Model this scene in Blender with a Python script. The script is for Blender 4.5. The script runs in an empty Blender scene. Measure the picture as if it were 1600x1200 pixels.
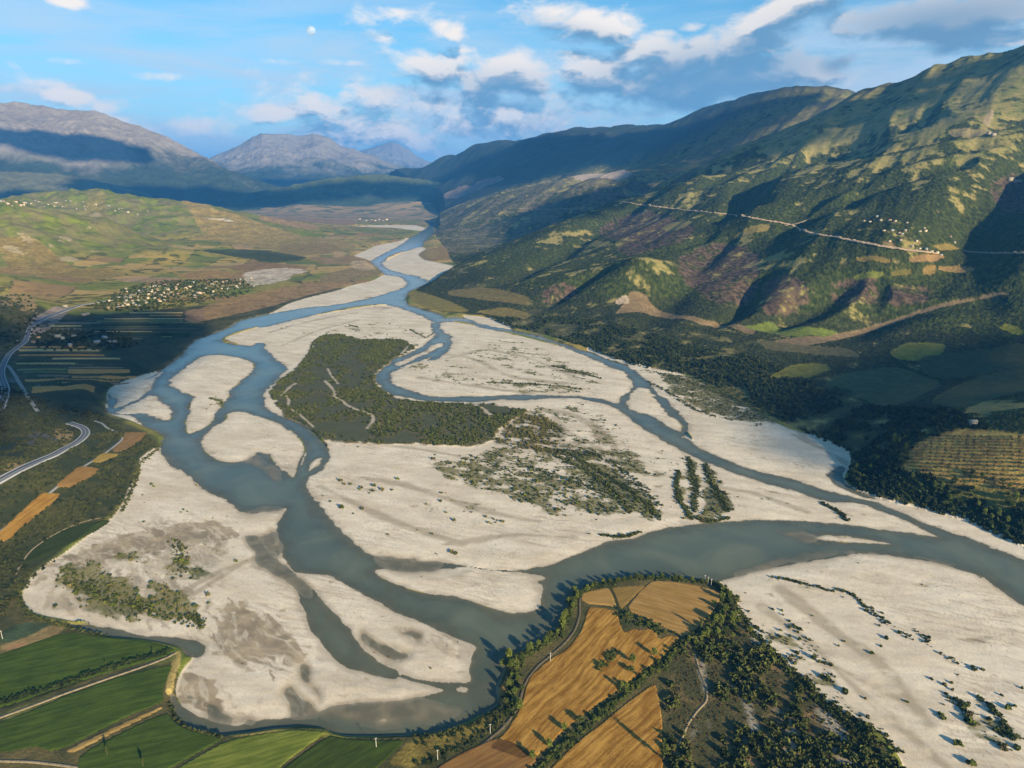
import bpy, math, random
import numpy as np
random.seed(7); rng = np.random.default_rng(7)
R = math.radians
C = bpy.context.scene.collection
SC = bpy.context.scene
# ------------------------------------------------------------------ camera
CAMZ = 400.0; PITCH = R(16.2); F = 1066.7
cam = bpy.data.objects.new('camera', bpy.data.cameras.new('camera')); C.objects.link(cam)
cam.data.sensor_width = 36; cam.data.lens = 24; cam.data.clip_start = 1; cam.data.clip_end = 200000
cam.location = (0, 0, CAMZ); cam.rotation_euler = (R(90) - PITCH, 0, 0)
SC.camera = cam
SC.view_settings.view_transform = 'Standard'; SC.view_settings.look = 'None'
SC.view_settings.exposure = 1.08; SC.view_settings.gamma = 1
SC.cycles.use_denoising = True
SC.cycles.max_bounces = 6; SC.cycles.volume_bounces = 1; SC.cycles.transparent_max_bounces = 12
SC.cycles.use_adaptive_sampling = True
# ------------------------------------------------------------------ sun
SUN_EL = R(19.0); SUN_AZ = (0.60, -0.80)      # horizontal direction towards the sun
sv = np.array([SUN_AZ[0]*math.cos(SUN_EL), SUN_AZ[1]*math.cos(SUN_EL), math.sin(SUN_EL)])
sl = bpy.data.lights.new('sun', 'SUN'); sl.energy = 5.0; sl.angle = R(0.5); sl.color = (1.0, 0.82, 0.54)
so = bpy.data.objects.new('sun', sl); C.objects.link(so)
from mathutils import Vector
so.rotation_euler = Vector(sv).to_track_quat('Z', 'Y').to_euler()
# ------------------------------------------------------------------ world: Nishita sky with procedural clouds
world = bpy.data.worlds.new('World'); SC.world = world; world.use_nodes = True
nt = world.node_tree; nt.nodes.clear()
class N:
    """tiny helper for building node trees"""
    def __init__(s, nt): s.nt = nt
    def n(s, t, **k):
        x = s.nt.nodes.new(t)
        for a, b in k.items(): setattr(x, a, b)
        return x
    def l(s, a, b): s.nt.links.new(a, b)
    def val(s, sock, v):
        if isinstance(v, (int, float, tuple, list)): sock.default_value = v
        else: s.l(v, sock)
    def m(s, op, a, b=0.0, c=None, clamp=False):
        x = s.n('ShaderNodeMath', operation=op, use_clamp=clamp)
        s.val(x.inputs[0], a); s.val(x.inputs[1], b)
        if c is not None: s.val(x.inputs[2], c)
        return x.outputs[0]
    def mr(s, v, a, b, c=0.0, d=1.0, smooth=True):
        x = s.n('ShaderNodeMapRange', interpolation_type='SMOOTHSTEP' if smooth else 'LINEAR')
        s.val(x.inputs[0], v); x.inputs[1].default_value = a; x.inputs[2].default_value = b
        x.inputs[3].default_value = c; x.inputs[4].default_value = d
        return x.outputs[0]
    def mix(s, f, a, b, mode='MIX'):
        x = s.n('ShaderNodeMix', data_type='RGBA', blend_type=mode, clamp_factor=True)
        s.val(x.inputs[0], f)
        for i, v in ((6, a), (7, b)):
            if isinstance(v, tuple): x.inputs[i].default_value = v if len(v) == 4 else (*v, 1)
            else: s.l(v, x.inputs[i])
        return x.outputs[2]
    def noise(s, vec, scale, detail=4, rough=0.55, dist=0.0, lac=2.0):
        x = s.n('ShaderNodeTexNoise'); x.inputs['Scale'].default_value = scale
        x.inputs['Detail'].default_value = detail; x.inputs['Roughness'].default_value = rough
        x.inputs['Distortion'].default_value = dist; x.inputs['Lacunarity'].default_value = lac
        if vec is not None: s.l(vec, x.inputs['Vector'])
        return x.outputs[0]
def ray(px, py):
    """unit direction of a point seen in the photograph (1600 x 1200 frame)"""
    cx, cy = (px - 800) / F, (600 - py) / F
    d = np.array([cx, math.cos(PITCH) + cy*math.sin(PITCH), -math.sin(PITCH) + cy*math.cos(PITCH)])
    return d / np.linalg.norm(d)
def azel(px, py):
    d = ray(px, py); return math.atan2(d[0], d[1]), math.asin(d[2])
w = N(nt)
sky = w.n('ShaderNodeTexSky', sky_type='NISHITA', sun_disc=False, sun_elevation=SUN_EL,
          sun_rotation=math.atan2(SUN_AZ[0], SUN_AZ[1]), altitude=400, air_density=1.0, dust_density=0.7, ozone_density=2.5)
tc = w.n('ShaderNodeTexCoord'); sep = w.n('ShaderNodeSeparateXYZ'); w.l(tc.outputs['Generated'], sep.inputs[0])
az = w.m('ARCTAN2', sep.outputs[0], sep.outputs[1]); el = w.m('ARCSINE', sep.outputs[2])
# cloud banks: (px, py, half width px, half height px, tilt, strength)
BANKS = [(640, 22, 90, 16, -.05, .50), (620, 62, 60, 14, .05, .42), (700, 45, 50, 16, .25, .55), (830, 14, 70, 14, 0, .55), (900, 36, 88, 32, .22, .86), (700, 112, 90, 30, .1, .78), (800, 118, 80, 34, .15, .92), (925, 118, 62, 36, .1, .95),
         (1000, 82, 50, 26, -.1, .80), (1225, 18, 110, 34, -.35, 1.05), (1110, 88, 150, 34, -.30, .95), (1110, 130, 170, 36, -.05, 1.0), (1040, 150, 90, 24, .0, .75), (1480, 28, 200, 34, .0, 1.05), (1560, 58, 130, 26, 0, .85), (1310, 100, 34, 13, -.3, .66),
         (1250, 98, 60, 9, .0, .60), (1390, 78, 60, 7, 0, .5), (105, 152, 60, 14, .05, .80), (165, 165, 30, 16, 0, .72), (470, 185, 90, 22, .1, .74), (490, 205, 40, 20, -.5, .6), (730, 208, 26, 14, 0, .75), (540, 147, 18, 8, 0, .66), (487, 160, 20, 8, 0, .60),
         (620, 150, 120, 26, 0, .62), (100, 95, 50, 8, 0, .50), (430, 96, 50, 7, 0, .52), (20, 118, 60, 24, 0, .50), (545, 98, 50, 8, 0, .56), (820, 170, 300, 40, 0, .60), (580, 215, 260, 30, 0, .62), (105, 3, 28, 9, 0, .72), (1150, 205, 220, 18, -.1, .5),
         (40, 130, 120, 20, 0, .5), (960, 60, 40, 20, .3, .4), (1085, 42, 24, 9, 0, .55), (1030, 52, 26, 8, 0, .5), (740, 80, 60, 10, 0, .55), (240, 118, 80, 8, 0, .42), (1290, 130, 60, 12, 0, .5)]
BANKS += [(720, 185, 330, 60, 0, .66), (900, 150, 160, 50, 0, .60), (250, 200, 260, 26, 0, .56), (1050, 95, 60, 30, 0, .8)]
DARK = [(1110, 125, 170, 45, -.1, .9), (1470, 35, 230, 45, 0, .85), (780, 135, 120, 20, 0, .45), (1310, 100, 40, 20, 0, .9), (1190, 90, 60, 30, -.3, .6), (900, 52, 80, 14, .2, .4), (730, 212, 30, 14, 0, .4)]
grp = bpy.data.node_groups.new('cloud_density', 'ShaderNodeTree')
grp.interface.new_socket('az', in_out='INPUT', socket_type='NodeSocketFloat')
grp.interface.new_socket('el', in_out='INPUT', socket_type='NodeSocketFloat')
grp.interface.new_socket('d', in_out='OUTPUT', socket_type='NodeSocketFloat')
g = N(grp); gi = g.n('NodeGroupInput'); go = g.n('NodeGroupOutput')
A, E = gi.outputs[0], gi.outputs[1]
def banksum(g, A, E, L):
    tot = None
    for (bx, by, hw, hh, tilt, st) in L:
        a0, e0 = azel(bx, by); a1, _ = azel(bx + hw, by); _, e1 = azel(bx, by - hh); sa, se = abs(a1 - a0), abs(e1 - e0)
        u = g.m('SUBTRACT', A, a0); v = g.m('MULTIPLY_ADD', u, tilt, g.m('SUBTRACT', E, e0)); u = g.m('DIVIDE', u, sa); v = g.m('DIVIDE', v, se)
        e = g.m('MULTIPLY', g.m('EXPONENT', g.m('MULTIPLY', g.m('MULTIPLY_ADD', u, u, g.m('MULTIPLY', v, v)), -0.55)), st)
        tot = e if tot is None else g.m('MAXIMUM', tot, e)
    return tot
tot = banksum(g, A, E, BANKS)
comb = g.n('ShaderNodeCombineXYZ'); g.l(g.m('MULTIPLY', A, 1.0), comb.inputs[0]); g.l(g.m('MULTIPLY', E, 1.8), comb.inputs[1])
n1 = g.noise(comb.outputs[0], 9.0, 9, 0.60, 0.7)
comb2 = g.n('ShaderNodeCombineXYZ'); g.l(A, comb2.inputs[0]); g.l(g.m('MULTIPLY', E, 5.0), comb2.inputs[1]); comb2.inputs[2].default_value = 3.1
n2 = g.noise(comb2.outputs[0], 4.0, 5, 0.6, 0.8)
n3 = g.noise(comb.outputs[0], 26.0, 7, 0.6, 0.3)
dn = g.m('ADD', g.m('MULTIPLY', g.m('SUBTRACT', n1, 0.5), 2.1), g.m('MULTIPLY', g.m('SUBTRACT', n3, 0.5), 1.05))
dens = g.m('ADD', g.m('ADD', dn, g.m('MULTIPLY', g.m('SUBTRACT', n2, .5), .45)), g.m('SUBTRACT', g.m('MULTIPLY', tot, 1.45), 0.50))
g.l(dens, go.inputs[0])
def cd(a, e):
    x = w.n('ShaderNodeGroup'); x.node_tree = grp; w.val(x.inputs[0], a); w.val(x.inputs[1], e); return x.outputs[0]
d0 = cd(az, el)
d1 = cd(w.m('ADD', az, 0.004), w.m('ADD', el, 0.022))
cover = w.mr(d0, -0.06, 0.60)
lit = w.m('SUBTRACT', 1.0, w.mr(d1, 0.02, 0.62))  # sunlit and shaded cloud sides painted from density offset towards the sun
lit = w.m('MULTIPLY_ADD', w.m('SUBTRACT', d0, d1), 0.9, lit, clamp=True)
lit = w.m('MULTIPLY', lit, w.m('SUBTRACT', 1.0, banksum(w, az, el, DARK), clamp=True))
ccol = w.mix(lit, (0.17, 0.33, 0.47), (1.25, 1.08, 0.88))
# thin veil of high cloud towards the horizon
comb3 = w.n('ShaderNodeCombineXYZ'); w.l(az, comb3.inputs[0]); w.l(w.m('MULTIPLY', el, 6.0), comb3.inputs[1])
veiln = w.noise(comb3.outputs[0], 3.0, 7, 0.6, 0.6)
veil = w.m('ADD', w.m('MULTIPLY', w.mr(veiln, 0.38, 0.66), w.mr(el, 0.34, 0.08)), w.mr(el, 0.20, 0.0, 0, .72), clamp=True)
SKYS = 0.075
skyb = w.mix(1.0, sky.outputs[0], (0.60, 1.02, 1.06), 'MULTIPLY')
veilc = w.mix(1.0, (0.62/SKYS*.55, 0.72/SKYS*.55, 0.80/SKYS*.55), (1.0, 1.0, 1.0), 'MULTIPLY')
s1 = w.mix(w.m('MULTIPLY', veil, 0.85), skyb, veilc)
cc = w.mix(1.0, ccol, (0.50/SKYS, 0.50/SKYS, 0.50/SKYS), 'MULTIPLY')
s2 = w.mix(w.m('MULTIPLY', cover, 0.93), s1, cc)
bg = w.n('ShaderNodeBackground'); bg.inputs[1].default_value = SKYS; w.l(s2, bg.inputs[0])
wo = w.n('ShaderNodeOutputWorld'); w.l(bg.outputs[0], wo.inputs[0])
world.cycles.sampling_method = 'MANUAL'; world.cycles.sample_map_resolution = 512

# ------------------------------------------------------------------ numpy noise
def _hash(ix, iy, seed):
    h = (ix.astype(np.int64)*374761393 + iy.astype(np.int64)*668265263 + seed*2147483647) & 0xFFFFFFFF
    h = ((h ^ (h >> 13))*1274126177) & 0xFFFFFFFF
    return (h ^ (h >> 16)) & 0xFFFF
_ang = np.linspace(0, 2*np.pi, 65536, endpoint=False); _gc = np.cos(_ang).astype(np.float32); _gs = np.sin(_ang).astype(np.float32)
def gn(x, y, seed=0):
    x0 = np.floor(x); y0 = np.floor(y); fx = (x - x0).astype(np.float32); fy = (y - y0).astype(np.float32)
    ix = x0.astype(np.int64); iy = y0.astype(np.int64)
    def dot(dx, dy):
        h = _hash(ix + dx, iy + dy, seed); return _gc[h]*(fx - dx) + _gs[h]*(fy - dy)
    u = fx*fx*fx*(fx*(fx*6 - 15) + 10); v = fy*fy*fy*(fy*(fy*6 - 15) + 10)
    a = dot(0, 0); b = dot(1, 0); c = dot(0, 1); d = dot(1, 1)
    return (a + u*(b - a) + v*((c + u*(d - c)) - (a + u*(b - a))))*1.5
def fbm(x, y, wl, octv=4, seed=0, gain=0.5, ridged=False):
    s = 0; a = 1; t = 0; f = 1.0/wl
    for o in range(octv):
        n = gn(x*f, y*f, seed + o*17)
        if ridged: n = 1 - 2*np.abs(n)
        s = s + a*n; t += a; a *= gain; f *= 2.03
    return s/t
def ss(x, a, b):
    t = np.clip((x - a)/(b - a), 0, 1); return t*t*(3 - 2*t)

# ------------------------------------------------------------------ unprojection of photo points to places
def Pz(px, py, z):
    d = ray(px, py); t = (z - CAMZ)/d[2]; return np.array([d[0]*t, d[1]*t, z])
def Pd(px, py, D):
    d = ray(px, py); t = D/math.hypot(d[0], d[1]); return np.array([d[0]*t, d[1]*t, CAMZ + d[2]*t])

# ------------------------------------------------------------------ massif on the right: thin-plate surface through surveyed points
anch = []
def az_(px, py, z): anch.append(Pz(px, py, z))
def ad_(px, py, D): anch.append(Pd(px, py, D))
for p in [(640,464,3),(655,478,4),(690,489,4),(735,490,4),(800,510,4),(850,521,4),(917,540,4),(975,562,4),(1040,575,5),(1120,600,5),(1200,640,5),(1240,668,4),(1320,715,4),
          (1325,757,4),(1425,788,4),(1512,810,4),(1600,850,4),(1700,890,4),(1850,950,4),(712,418,3),(700,400,3),(690,385,5),(676,368,4),(672,355,6),
          (760,478,8),(830,482,14),(720,462,12),(690,455,12)]: az_(*p)
for p in [(700,431,2900),(740,413,3050),(780,397,3200),(880,360,3600),(935,335,3900),(990,310,4200),(1080,266,4900),(1160,235,5300),(1250,202,5700),(1320,160,6000),(1380,138,6200),(1440,126,6300),
          (1520,98,6000),(1600,72,5700),(1720,40,5400),(1850,10,5200)]: ad_(*p)
# lower hills
for p in [(760,440,50),(850,440,75),(940,420,110),(900,480,30),(1000,500,45),(1000,470,45),(1080,430,110),(1150,400,150),(1000,390,200),(1230,465,95),(1180,440,110),(1100,500,35),(1200,510,38),
          (1290,520,38),(1340,490,70),(1300,450,120),(1400,440,140),(1480,465,120),(1600,462,130),(1420,480,95),(1100,560,14),(1200,570,25),(1280,580,22),(1180,535,32),(1450,540,45),(1600,560,35),
          (1400,600,18),(1300,600,14),(1300,650,8),(1500,610,28),(1600,590,32),(1350,560,24),(1000,540,18),(900,515,14)]: az_(*p)
# near knoll with the orchard
for p in [(1560,640,66),(1600,625,74),(1500,660,56),(1440,690,44),(1400,715,28),(1370,740,14),(1600,700,62),(1500,720,40),(1430,745,22),(1600,770,36),(1500,780,14),(1720,640,85),(1720,740,60),(1850,700,80)]: az_(*p)
# bench with road, middle and upper slopes
for p in [(972,318,4250),(1125,335,3150),(1237,352,2750),(1320,375,2450),(1410,388,2300),(1505,394,2250),(1600,397,2200),(1740,400,2200),
          (1000,350,3750),(900,400,3050),(1080,380,2750),(1350,345,2750),(1480,345,2650),(1600,345,2600),(1100,300,3950),(1200,300,3350),(1300,300,3200),(1400,280,3200),(1500,300,2900),(1600,300,2850),
          (1300,250,4000),(1180,260,4500),(1400,200,4500),(1500,200,3900),(1600,220,3600),(1500,150,4800),(1600,140,4600),(1750,200,3800),(1750,120,4600)]: ad_(*p)
# behind the first crest
for (px, py, D, z) in [(712,418,4000,3),(780,397,4300,20),(880,360,4700,60),(990,310,5300,150),(1080,266,5800,300),(1160,235,6400,520),(1250,202,6900,700),(1600,60,7200,1150),(1850,10,7000,1250)]:
    q = Pd(px, py, D); anch.append(np.array([q[0], q[1], z]))
# second spur with quarry and far ridge
for p in [(720,326,7300),(760,309,7200),(810,298,7300),(860,286,7400),(960,269,7500),(1080,262,7300),(750,370,5600),(810,352,5700),(860,330,6000),(960,300,6300),(700,352,6700),(1000,290,6500)]: ad_(*p)
for p in [(650,270,15000),(700,252,14000),(750,236,13000),(800,226,12500),(880,211,12000),(950,209,11500),(1000,205,11200),(1050,200,11000),(1130,172,10500),(1200,150,10000),(1240,142,9800),(1280,139,9600),(1320,154,9300),(1380,150,8800),
          (800,272,10000),(700,290,11500),(950,245,9300),(1100,215,9000),(1200,190,8600),(880,262,9000),(1030,235,9200)]: ad_(*p)
for (px, py, z) in [(690,325,25),(690,312,50),(660,300,40),(640,290,50),(660,324,20),(640,317,20),(700,316,60),(670,310,40),(640,302,42),(685,338,14),(600,312,40),(560,306,40),(500,303,40)]: az_(px, py, z)
for (px, py, D, z) in [(720,326,8300,180),(860,286,8300,380),(1000,250,8300,560),(1280,139,11500,1200),(950,209,14000,800),(750,236,16000,500),(1600,100,10000,1000),(1600,60,14000,700)]:
    q = Pd(px, py, D); anch.append(np.array([q[0], q[1], z]))
anch = np.array(anch); AS = 1000.0
ax_, ay_, azv = anch[:, 0]/AS, anch[:, 1]/AS, anch[:, 2]
def _U(r2): return 0.5*r2*np.log(r2 + 1e-9)
nA = len(anch)
K = _U((ax_[:, None] - ax_[None])**2 + (ay_[:, None] - ay_[None])**2) + np.eye(nA)*0.012
P3 = np.stack([np.ones(nA), ax_, ay_], 1)
sol = np.linalg.solve(np.block([[K, P3], [P3.T, np.zeros((3, 3))]]), np.concatenate([azv, np.zeros(3)]))
def tps(x, y):
    x = x/AS; y = y/AS; out = sol[nA] + sol[nA + 1]*x + sol[nA + 2]*y
    for i in range(nA): out = out + sol[i]*_U((x - ax_[i])**2 + (y - ay_[i])**2)
    return out

# ------------------------------------------------------------------ one polar ground sheet
th = np.concatenate([np.linspace(R(-58), R(-40.6), 60, endpoint=False), np.linspace(R(-40.6), R(40.6), 1030), np.linspace(R(40.6), R(58), 61)[1:]])
lnD = np.concatenate([np.linspace(math.log(110), math.log(372), 40, endpoint=False), np.arange(math.log(372), math.log(1700), 0.00255), np.arange(math.log(1700), math.log(4600), 0.00165), np.arange(math.log(4600), math.log(16800), 0.0028), np.linspace(math.log(16850), math.log(90000), 30)])
NJ, NI = len(lnD), len(th)
TH, LD = np.meshgrid(th, lnD); DD = np.exp(LD); X = np.sin(TH)*DD; Y = np.cos(TH)*DD
def ij(x, y):
    return np.interp(np.arctan2(x, y), th, np.arange(NI)), np.interp(np.log(np.hypot(x, y)), lnD, np.arange(NJ))
def chaikin(p, n=2, closed=True):
    p = np.asarray(p, float)
    for i_ in range(n):
        q = np.roll(p, -1, 0) if closed else p[1:]
        b = p if closed else p[:-1]; c_ = .15 if i_ == 0 else .25
        r = np.empty((2*len(b), 2)); r[0::2] = (1-c_)*b + c_*q; r[1::2] = c_*b + (1-c_)*q
        p = r if closed else np.vstack([p[:1], r, p[-1:]])
    return p
def wpoly(px, z=2.0, sm=2):
    p = chaikin(px, sm) if sm else np.asarray(px, float)
    if callable(z): return np.array([z(a, b)[:2] for a, b in p])
    return np.array([Pz(a, b, z)[:2] for a, b in p])
def raster(P):
    """even-odd fill of a world polygon on the ground sheet"""
    fi, fj = ij(P[:, 0], P[:, 1]); T = np.zeros((NJ, NI + 1), np.int32); n = len(P)
    for k in range(n):
        i0, j0, i1, j1 = fi[k], fj[k], fi[(k+1) % n], fj[(k+1) % n]
        if j0 == j1: continue
        if j0 > j1: i0, j0, i1, j1 = i1, j1, i0, j0
        js = np.arange(max(0, math.ceil(j0)), min(NJ - 1, math.ceil(j1) - 1) + 1)
        if len(js) == 0: continue
        ii = np.clip(np.ceil(i0 + (js - j0)/(j1 - j0)*(i1 - i0)), 0, NI).astype(int)
        np.add.at(T, (js, ii), 1)
    return (np.cumsum(T, 1)[:, :NI] % 2).astype(bool)
def look(M, fi, fj): return M[np.clip(np.round(fj), 0, NJ-1).astype(int), np.clip(np.round(fi), 0, NI-1).astype(int)]
def sdist(mask, polys, rad=70.0):
    """signed distance (m) to the outline of mask, positive inside it"""
    D2 = np.full((NJ, NI), rad*rad, np.float32)
    for P in polys:
        Q = np.roll(P, -1, 0); M = (P + Q)/2; T = Q - P; L = np.hypot(T[:, 0], T[:, 1]) + 1e-6
        nx, ny = -T[:, 1]/L, T[:, 0]/L; off = np.hypot(M[:, 0], M[:, 1])*0.004 + .5
        a = look(mask, *ij(M[:, 0] + nx*off, M[:, 1] + ny*off)); b = look(mask, *ij(M[:, 0] - nx*off, M[:, 1] - ny*off))
        for k in np.where(a != b)[0]:
            p, q = P[k], Q[k]; fi, fj = ij(np.array([p[0], q[0]]), np.array([p[1], q[1]])); d = max(100., min(np.hypot(*p), np.hypot(*q)) - rad)
            mi = rad/d*730 + 2; mj = rad/d/.00165 + 2
            i0, i1 = int(max(0, fi.min() - mi)), int(min(NI, fi.max() + mi + 2)); j0, j1 = int(max(0, fj.min() - mj)), int(min(NJ, fj.max() + mj + 2))
            if i1 <= i0 or j1 <= j0: continue
            xs = X[j0:j1, i0:i1] - p[0]; ys = Y[j0:j1, i0:i1] - p[1]; t = np.clip((xs*T[k, 0] + ys*T[k, 1])/L[k]**2, 0, 1)
            d2 = (xs - t*T[k, 0])**2 + (ys - t*T[k, 1])**2
            D2[j0:j1, i0:i1] = np.minimum(D2[j0:j1, i0:i1], d2)
    return np.where(mask, 1, -1)*np.sqrt(D2)

# ------------------------------------------------------------------ survey of the river (photo points on the valley floor)
WA = [(682,350),(670,354),(662,359),(640,372),(625,384),(602,395),(585,404),(577,410),(590,419),(600,430),(625,432),(636,440),(632,449),(612,456),(585,464),(550,472),(512,478),(482,480),(445,486),(412,492),(375,500),(360,510),(345,517),(302,532),(282,557),(259,572),(240,588),(168,612),(166,646),(205,649),(211,655),(222,664),(246,676),(254,683),(247,700),(255,714),(272,732),(300,748),(325,768),(335,775),(360,786),(375,799),(400,800),(432,797),(446,794),(446,803),(438,812),(432,825),(435,840),(436,857),(447,874),(460,896),(512,898),(540,912),(575,932),(612,954),(640,967),(672,979),(697,989),(712,996),(744,1010),(741,1020),(734,1035),(731,1050),(735,1065),(700,1068),(650,1062),(627,1052),(618,1058),(650,1066),(675,1072),(695,1078),(687,1082),(657,1091),(620,1097),(570,1099),(520,1102),(495,1114),(462,1121),(425,1124),(400,1129),(370,1135),(350,1130),(312,1120),(287,1105),(277,1088),(266,1084),(264,1097),(270,1112),(280,1130),(300,1139),(325,1145),(350,1150),(400,1144),(430,1139),(475,1136),(507,1139),(517,1144),(540,1151),(587,1152),(650,1150),(695,1142),(732,1130),(755,1117),(777,1105),(780,1090),(777,1075),(785,1060),(790,1045),(780,1035),(790,1020),(810,1020),(830,1008),(860,992),(877,972),(887,950),(892,930),(907,920),(940,912),(975,905),(1025,901),(1050,904),(1100,910),(1125,910),(1140,904),(1200,889),(1250,880),(1300,871),(1337,865),(1387,867),(1425,872),(1475,882),(1525,897),(1550,912),(1575,930),(1600,946),(1750,1050),(1850,1050),(1750,960),(1600,874),(1560,858),(1525,850),(1472,841),(1400,830),(1325,819),(1250,814),(1200,812),(1125,815),(1075,821),(1040,826),(1015,831),(990,841),(947,847),(912,860),(880,875),(857,885),(800,892),(760,889),(707,882),(660,877),(637,877),(600,874),(575,865),(550,845),(530,825),(512,807),(500,792),(487,775),(480,760),(482,745),(505,735),(512,720),(514,707),(510,695),(500,685),(485,670),(465,659),(446,654),(437,649),(417,640),(412,625),(412,612),(420,605),(430,597),(446,580),(445,570),(430,560),(415,547),(412,535),(400,536),(392,541),(380,539),(355,536),(347,530),(362,522),(385,515),(400,512),(420,510),(450,502),(500,491),(540,482),(575,477),(605,476),(637,485),(662,495),(677,505),(692,505),(700,497),(687,491),(662,484),(650,480),(636,475),(635,462),(641,455),(657,449),(672,442),(662,436),(650,431),(635,429),(607,421),(595,412),(612,400),(650,387),(662,386),(662,379),(674,369),(688,355)]
WB = [(677,502),(672,510),(677,520),(679,527),(665,537),(650,547),(625,557),(610,562),(607,570),(595,577),(587,587),(589,600),(597,607),(612,617),(637,622),(662,626),(692,627),(737,629),(762,626),(800,625),(837,624),(900,622),(930,627),(960,637),(982,651),(990,660),(1012,675),(1040,690),(1075,710),(1100,722),(1150,740),(1200,757),(1250,770),(1300,785),(1350,787),(1400,807),(1450,830),(1470,841),(1500,852),(1545,858),(1560,857),(1525,845),(1475,830),(1425,810),(1375,787),(1337,777),(1300,770),(1250,752),(1200,740),(1150,725),(1112,710),(1092,700),(1087,694),(1077,687),(1067,680),(1050,672),(1035,660),(1020,650),(997,644),(982,637),(965,630),(940,624),(920,620),(850,617),(800,617),(737,620),(687,620),(662,617),(637,610),(620,602),(615,600),(610,590),(615,580),(660,565),(682,562),(700,550),(706,537),(705,525),(695,520),(685,512),(692,502)]
WC = [(690,496),(725,496),(750,506),(775,512),(800,515),(850,526),(877,536),(900,545),(925,550),(950,562),(975,567),(990,577),(1007,592),(1017,600),(1025,610),(1040,625),(1056,641),(1070,655),(1077,667),(1077,676),(1066,684),(1050,676),(1035,662),(1000,650),(965,634),(965,628),(970,622),(982,612),(992,600),(980,590),(972,579),(955,574),(937,567),(920,558),(900,550),(875,541),(837,529),(800,520),(775,517),(750,512),(725,503),(692,503)]
WD = [(384,838),(400,836),(412,844),(418,858),(428,872),(450,887),(466,900),(475,912),(492,925),(507,940),(520,955),(535,970),(550,983),(552,995),(562,1010),(580,1025),(597,1040),(620,1049),(626,1054),(622,1062),(600,1060),(575,1050),(545,1047),(525,1035),(507,1012),(492,992),(482,975),(475,957),(472,942),(467,925),(450,910),(430,898),(412,885),(402,872),(392,857)]
WE = [(107,974),(140,976),(175,982),(212,990),(250,995),(300,999),(320,1008),(322,1020),(305,1030),(292,1024),(282,1012),(257,1005),(225,1000),(175,996),(140,988),(107,978)]
WF = [(1317,727),(1300,735),(1292,742),(1297,752),(1310,762),(1325,768),(1345,776),(1370,782),(1372,778),(1345,768),(1326,757),(1320,745)]
WG = [(660,345),(672,342),(676,348),(688,356),(676,364),(664,358),(671,351)]
WATER = [WA, WB, WC, WD, WE, WF, WG]
BARS = [[(255,580),(237,590),(210,596),(190,600),(172,609),(170,615),(176,621),(185,626),(180,633),(177,640),(195,632),(212,625),(234,612),(240,598)],
 [(178,645),(200,634),(220,624),(236,616),(246,624),(255,630),(266,635),(271,645),(266,655),(258,657),(245,651),(225,646),(205,647),(190,647)],
 [(263,600),(270,588),(290,573),(312,558),(330,554),(360,556),(385,562),(397,568),(395,582),(382,590),(370,600),(360,610),(357,620),(350,632),(337,645),(332,660),(312,672),(295,678),(291,672),(291,657),(297,637),(302,617),(282,612)],
 [(312,686),(332,667),(355,655),(355,646),(375,642),(400,649),(437,662),(462,677),(474,695),(475,707),(466,722),(460,748),(445,736),(437,735),(427,720),(422,710),(402,706),(398,712),(390,718),(367,723),(342,720),(322,707),(315,697)],
 [(507,714),(497,725),(482,738),(483,728),(492,717)],[(480,706),(476,718),(470,728),(471,718),(476,708)],
 [(710,1076),(720,1072),(731,1076),(728,1081),(714,1081)],
 [(1267,840),(1290,836),(1312,837),(1350,842),(1397,850),(1350,849),(1295,845)],
 [(585,893),(600,889),(650,893),(700,887),(730,884),(760,891),(800,893),(845,898),(856,901),(852,906),(840,909),(849,914),(849,919),(845,935),(844,952),(825,957),(800,958),(780,954),(745,942),(712,932),(675,929),(640,920),(612,910),(594,901)],
 [(997,605),(1012,607),(1022,620),(1032,632),(1042,647),(1060,657),(1066,667),(1064,676),(1050,670),(1035,660),(1020,650),(997,644),(982,637),(979,630),(985,615)],
 [(617,569),(640,558),(665,548),(678,538),(692,535),(690,541),(672,550),(655,557),(625,572)],
 [(617,577),(650,566),(676,556),(670,563),(640,572)]]
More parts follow.
